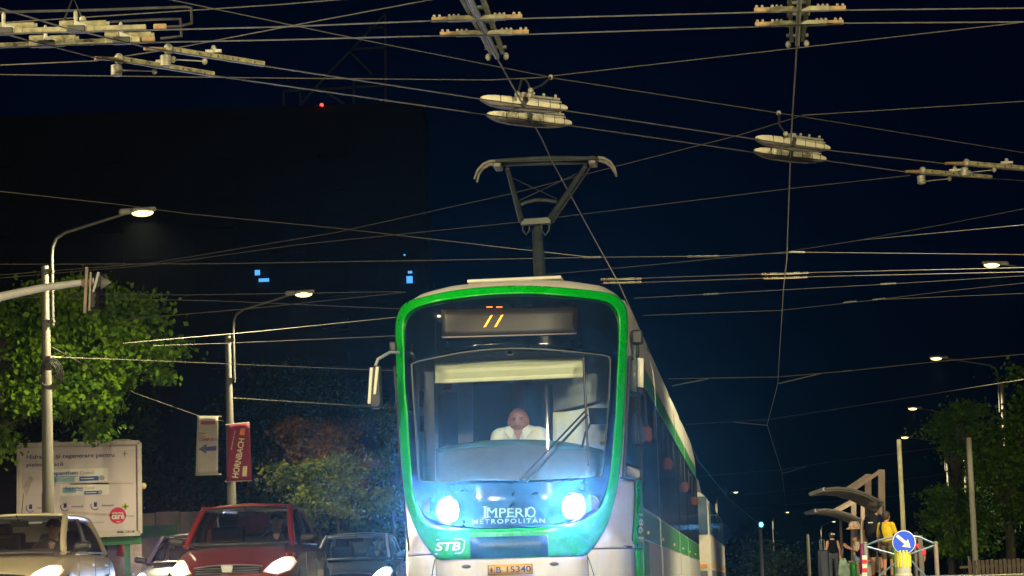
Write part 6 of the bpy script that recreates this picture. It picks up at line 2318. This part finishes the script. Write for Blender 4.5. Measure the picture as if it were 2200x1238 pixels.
# ================================================================== PEOPLE AT THE STOP
def standing(label, px, Y, ztop_px, face_dir, arms, top_m, leg_m, sk=None, hair=hair_d, hair_prims=None, sleeve='short', legs='shorts', hips=.0, stance=.09):
    """arms: two (elbow, wrist) pairs in body coordinates for left and right of the body; body faces -y and is turned by face_dir"""
    sk = sk or skin
    top = pd(px, ztop_px, Y)
    Ht = top.z - plaz
    o = thing('person', label, 'person', (top.x, Y, plaz), face_dir)
    k = Ht / 1.75
    S_ = lambda *p: V3(*p) * k
    r = .105 * k
    hc = S_(0, -.02, 1.62)
    body = head_prims(hc, (0, -1, 0), r) + [cone(S_(0, .02, 1.40), S_(0, 0, 1.53), .058 * k, .055 * k), ball(S_(0, .02, 1.22), (.165 * k, .11 * k, .25 * k)), ball(S_(0, .02, .96), (.16 * k, .115 * k, .16 * k)),
            cone(S_(-.15, .02, 1.40), S_(.15, .02, 1.40), .06 * k)]
    for s, (e, w) in zip((-1, 1), arms):
        body += limb(S_(s * .19, .02, 1.40), S_(*e), S_(*w), .05 * k, .042 * k, .028 * k)
        d = V3(*w) - V3(*e)
        body += hand_prims(S_(*w), d, s, (0, -.4, .9) if abs(d[1]) > .1 else (-s, 0, 0))
        body += limb(S_(s * stance, .02, .93), S_(s * (stance + .01), -.01, .50), S_(s * (stance + .01), .03, .09), .088 * k, .058 * k, .040 * k)
    add_blob(body, 'body', sk, o, h=.017)
    tp_ = [ball(S_(0, .02, 1.21), (.185 * k, .135 * k, .27 * k)), ball(S_(0, .02, 1.0), (.178 * k, .138 * k, .13 * k)), cone(S_(-.14, .02, 1.41), S_(.14, .02, 1.41), .066 * k)]
    if sleeve == 'short':
        for s, (e, w) in zip((-1, 1), arms):
            m_ = S_(s * .19, .02, 1.40) * .25 + S_(*e) * .75
            tp_ += [cone(S_(s * .19, .02, 1.40), m_, .068 * k, .062 * k)]
    add_blob(tp_, 'shirt', top_m, o, h=.017, cut=lambda X, Y_, Z: Z - 1.475 * k)
    lg = [ball(S_(0, .02, .95), (.175 * k, .13 * k, .13 * k))]
    for s in (-1, 1):
        end = {'shorts': .56, 'hot': .76, 'long': .09}[legs]
        f_ = (.93 - end) / (.93 - .50)
        a, m_, e = S_(s * stance, .02, .93), S_(s * (stance + .01), -.01, .50), S_(s * (stance + .01), .03, .09)
        if legs == 'long':
            lg += limb(a, m_, e, .10 * k, .075 * k, .062 * k)
        else:
            lg += [cone(a, a + (m_ - a) * f_, .108 * k, (.088 if legs == 'shorts' else .105) * k)]
    add_blob(lg, 'trousers' if legs == 'long' else 'shorts', leg_m, o, h=.017)
    for s in (-1, 1):
        add_blob([cone(S_(s * (stance + .01), .05, .045), S_(s * (stance + .015), -.13, .04), .045 * k, .038 * k)], 'shoe', mat('shoe', (.05, .05, .055), .6), o, h=.016)
    hp = hair_prims(S_, r, hc, k) if hair_prims else [ball(hc + S_(0, .02, .045), (r * 1.0, r * 1.06, r * .95)), ball(hc + S_(0, .05, -.01), (r * .9, r * .72, r * .9))]
    add_blob(hp, 'hair', hair, o, h=.013)
    face(o, hc, (0, -1, 0), (0, 0, 1), r, sk)
    return o, k, S_, hc, r


blackc = mat('black_cloth', (.006, .006, .009), .9, var=.2, spec=.1)
navyc = mat('navy_cloth', (.008, .012, .05), .9, var=.15, spec=.1)
yelc = mat('yellow_cloth', (.62, .44, .01), .8, var=.12, scale=6, bump=.2)
jeans = mat('grey_jeans', (.06, .065, .085), .9, var=.2)
denim = mat('pale_denim', (.20, .29, .45), .9, var=.15)
creamc = mat('cream_blouse', (.50, .44, .36), .85, var=.12)
camo = mat('camouflage', (.12, .09, .045), .9, var=.75, scale=9)
pack = mat('backpack_nylon', (.008, .010, .018), .8, var=.2, spec=.15)

down = lambda s, f=0.0: ((s * .25, .04 + f, 1.12), (s * .27, -.02 + f, .86))
# man in a black vest, back to the viewer
o, k, S_, hc, r = standing('man in a black sleeveless vest and dark cap with his back to the viewer', 1787, 58, 1144, pi + .1, (down(-1), down(1)), blackc, jeans, skin, sleeve='none', legs='long', stance=.10)
add_blob([ball(hc + S_(0, .0, .055), (r * 1.08, r * 1.1, r * .82)), cone(hc + S_(0, -.09, .05), hc + S_(0, -.16, .035), .045 * k, .03 * k)], 'cap', navyc, o, h=.013)
b = B()
text_into(b, 'Boss', lambda u, v: Vector((-u * r * .7, r * 1.02 + .03, 1.655 * k + v * .045)), -1, 1, 0, 1, .03, .2)
b.build('cap_lettering', boxw, o, smooth=0)
B().tube([hc + S_(.075 * cos(t), .03 + .07 * sin(t), -.125) for t in np.linspace(0, 2 * pi, 17)], .016 * k, 6).build('collar_band', mat('collar_cream', (.6, .5, .33), .8), o)
# woman with a patterned hat looking at her phone
hat_m = mat('patterned_hat', (.52, .36, .28), .8, var=.5, scale=16)


def pony(S_, r, hc, k):
    return [ball(hc + S_(0, .025, .03), (r * .98, r * 1.05, r * .95)), cone(hc + S_(0, .09, -.02), hc + S_(0, .12, -.22), .05 * k, .03 * k)]


o, k, S_, hc, r = standing('woman in a pale blouse and denim shorts looking down at her phone', 1838, 58, 1150, -radians(78), (((-.21, -.06, 1.12), (-.10, -.26, 1.24)), ((.22, -.03, 1.12), (.08, -.26, 1.22))), creamc, denim, skin, hair=hair_b, hair_prims=pony, legs='hot', stance=.075)
B().box(S_(-.02, -.35, 1.30), (.075, .012, .15), Matrix.Rotation(.9, 3, 'X')).build('phone', black, o, bevel=.006)
B().ell(S_(.22, .10, 1.02), (.05, .13, .09), 12, 8).build('shoulder_bag', blackc, o)
B().tube([S_(.17, .10, 1.10), S_(.16, .08, 1.42), S_(.05, -.11, 1.40), S_(.16, .02, 1.10)], .014, 6).build('bag_strap', mat('strap_olive', (.16, .14, .08), .8), o)
# somebody's patterned hat beyond her
hp_ = pd(1836, 1133, 60)
o = thing('sun_hat', 'wide patterned sun hat held up behind the woman with the phone', 'hat', hp_, 0)
B().lathe([(.0, .14), (.10, .13), (.135, .06), (.14, .0), (.20, -.03), (.205, -.045), (.14, -.03), (.0, -.02)][::-1], (0, 0, 0), 20).build('hat_crown', hat_m, o)
# tall man with a backpack
curly = lambda S_, r, hc, k: [ball(hc + S_(0, .02, .06), (r * 1.18, r * 1.2, r * 1.05))] + [ball(hc + S_(.12 * cos(a) * cos(e), .02 + .12 * sin(a) * cos(e), .07 + .10 * sin(e)), .042 * k) for a in np.linspace(0, 2 * pi, 9)[:-1] for e in (.1, .75)] + [ball(hc + S_(0, .08, -.02), (r * .8, r * .5, r * .8))]
o, k, S_, hc, r = standing('tall curly-haired man in navy with a big black backpack', 1879, 54, 1082, pi - .45, (((-.26, -.02, 1.14), (-.22, -.2, 1.0)), down(1)), navyc, blackc, skin, hair_prims=curly, stance=.10)
pk = add_blob([ball(S_(0, .24, 1.22), (.19 * k, .13 * k, .30 * k)), ball(S_(0, .26, 1.05), (.19 * k, .14 * k, .2 * k)), ball(S_(0, .34, 1.05), (.15 * k, .09 * k, .14 * k))], 'backpack', pack, o, h=.018)
B().box(S_(0, .385, 1.30), (.10, .012, .022)).build('logo_patch', boxw, pk)
for s in (-1, 1):
    B().tube([S_(s * .11, .16, 1.42), S_(s * .12, .02, 1.485), S_(s * .12, -.12, 1.38), S_(s * .13, -.10, 1.15), S_(s * .15, .08, 1.02)], .02, 6).build('strap', pack, pk)
# man in yellow
o, k, S_, hc, r = standing('man in a yellow T-shirt and camouflage shorts beside the keep-right sign', 1903, 53, 1099, pi - .7, (((-.24, -.06, 1.13), (-.16, -.28, 1.05)), down(1)), yelc, camo, skin, hair=hair_b, stance=.10)
B().tube([S_(.04, .14, 1.05), S_(.10, .15, 1.30), S_(.12, .06, 1.47), S_(.10, -.12, 1.38)], .026, 6).build('bag_strap', pack, o)
# half hidden people behind the sign
standing('person in dark clothes half hidden behind the keep-right sign', 1968, 56, 1143, pi - .2, (down(-1), down(1)), blackc, jeans, skin, legs='long')
# luggage beside the vest man
sx = pd(1771, 1240, 57.5)
o = thing('suitcase', 'dark suitcase standing beside the man in the black vest', 'suitcase', (sx.x, 57.5, plaz), 0)
B().box((0, 0, .36), (.22, .32, .62)).build('case', mat('case_navy', (.012, .02, .045), .5), o, bevel=.04)
B().tube([(-.05, .12, .66), (-.05, .12, .9), (.05, .12, .9), (.05, .12, .66)], .01, 6).build('handle', galv, o)
for s in (-1, 1):
    B().lathe([(.03, -.015), (.03, .015)], (s * .08, 0, .03), 10, (1, 0, 0)).build('wheel', tyre, o)
bg = pd(1812, 1215, 57)
o = thing('carrier_bag', 'green and white carrier bag hanging beside the man in the black vest', 'bag', (bg.x, 57, plaz), 0)
add_blob([ball((0, 0, .14), (.13, .08, .14)), ball((0, 0, .26), (.11, .07, .16)), cone((-.06, 0, .38), (-.03, 0, .46), .03, .02), cone((.06, 0, .38), (.03, 0, .46), .03, .02)], 'bag', mat('bag_green', (.22, .32, .26), .6, var=.4, scale=5), o, h=.016)

# paling fence at the edge of the trees
fence = thing('paling_fence', 'low dark picket fence under the right trees', 'fence', (pd(2160, 1240, 62).x, 62, 0), 0)
pm_ = mat('paling_wood', (.10, .075, .06), .85, var=.3, scale=6)
for k in range(22):
    x = pd(2085 + k * 9.5, 1240, 62).x
    B().box((x, 62, .28 + .01 * (k % 3)), (.085, .03, .62)).build('paling', pm_, fence, world=True, bevel=.01)
for z in (.18, .44):
    B().box((pd(2180, 1240, 62).x, 62.04, z), (2.6, .03, .06)).build('fence_rail', pm_, fence, world=True)


# ================================================================== HAZE ADDED FOR THE HEADLIGHT GLOW
hz = B().box((60, 190, 29), (520, 620, 60.0)).build('haze', bpy.data.materials.new('glow_haze'), smooth=0)
tag(hz, 'thin haze added over the whole street to make the headlights glow', kind='stuff')
hm = hz.data.materials[0]
hm.use_nodes = True
t = hm.node_tree
t.nodes.clear()
pv = t.nodes.new('ShaderNodeVolumePrincipled')
pv.inputs['Color'].default_value = (.75, .88, 1.0, 1)
pv.inputs['Density'].default_value = HAZE_DENSITY
pv.inputs['Anisotropy'].default_value = 0.987
ou = t.nodes.new('ShaderNodeOutputMaterial')
pv2 = t.nodes.new('ShaderNodeVolumePrincipled')
pv2.inputs['Color'].default_value = (.65, .83, 1.0, 1)
pv2.inputs['Density'].default_value = HAZE_DENSITY * 0.25
pv2.inputs['Anisotropy'].default_value = 0.86
ad = t.nodes.new('ShaderNodeAddShader')
t.links.new(pv.outputs[0], ad.inputs[0])
t.links.new(pv2.outputs[0], ad.inputs[1])
t.links.new(ad.outputs[0], ou.inputs['Volume'])
bpy.context.view_layer.update()
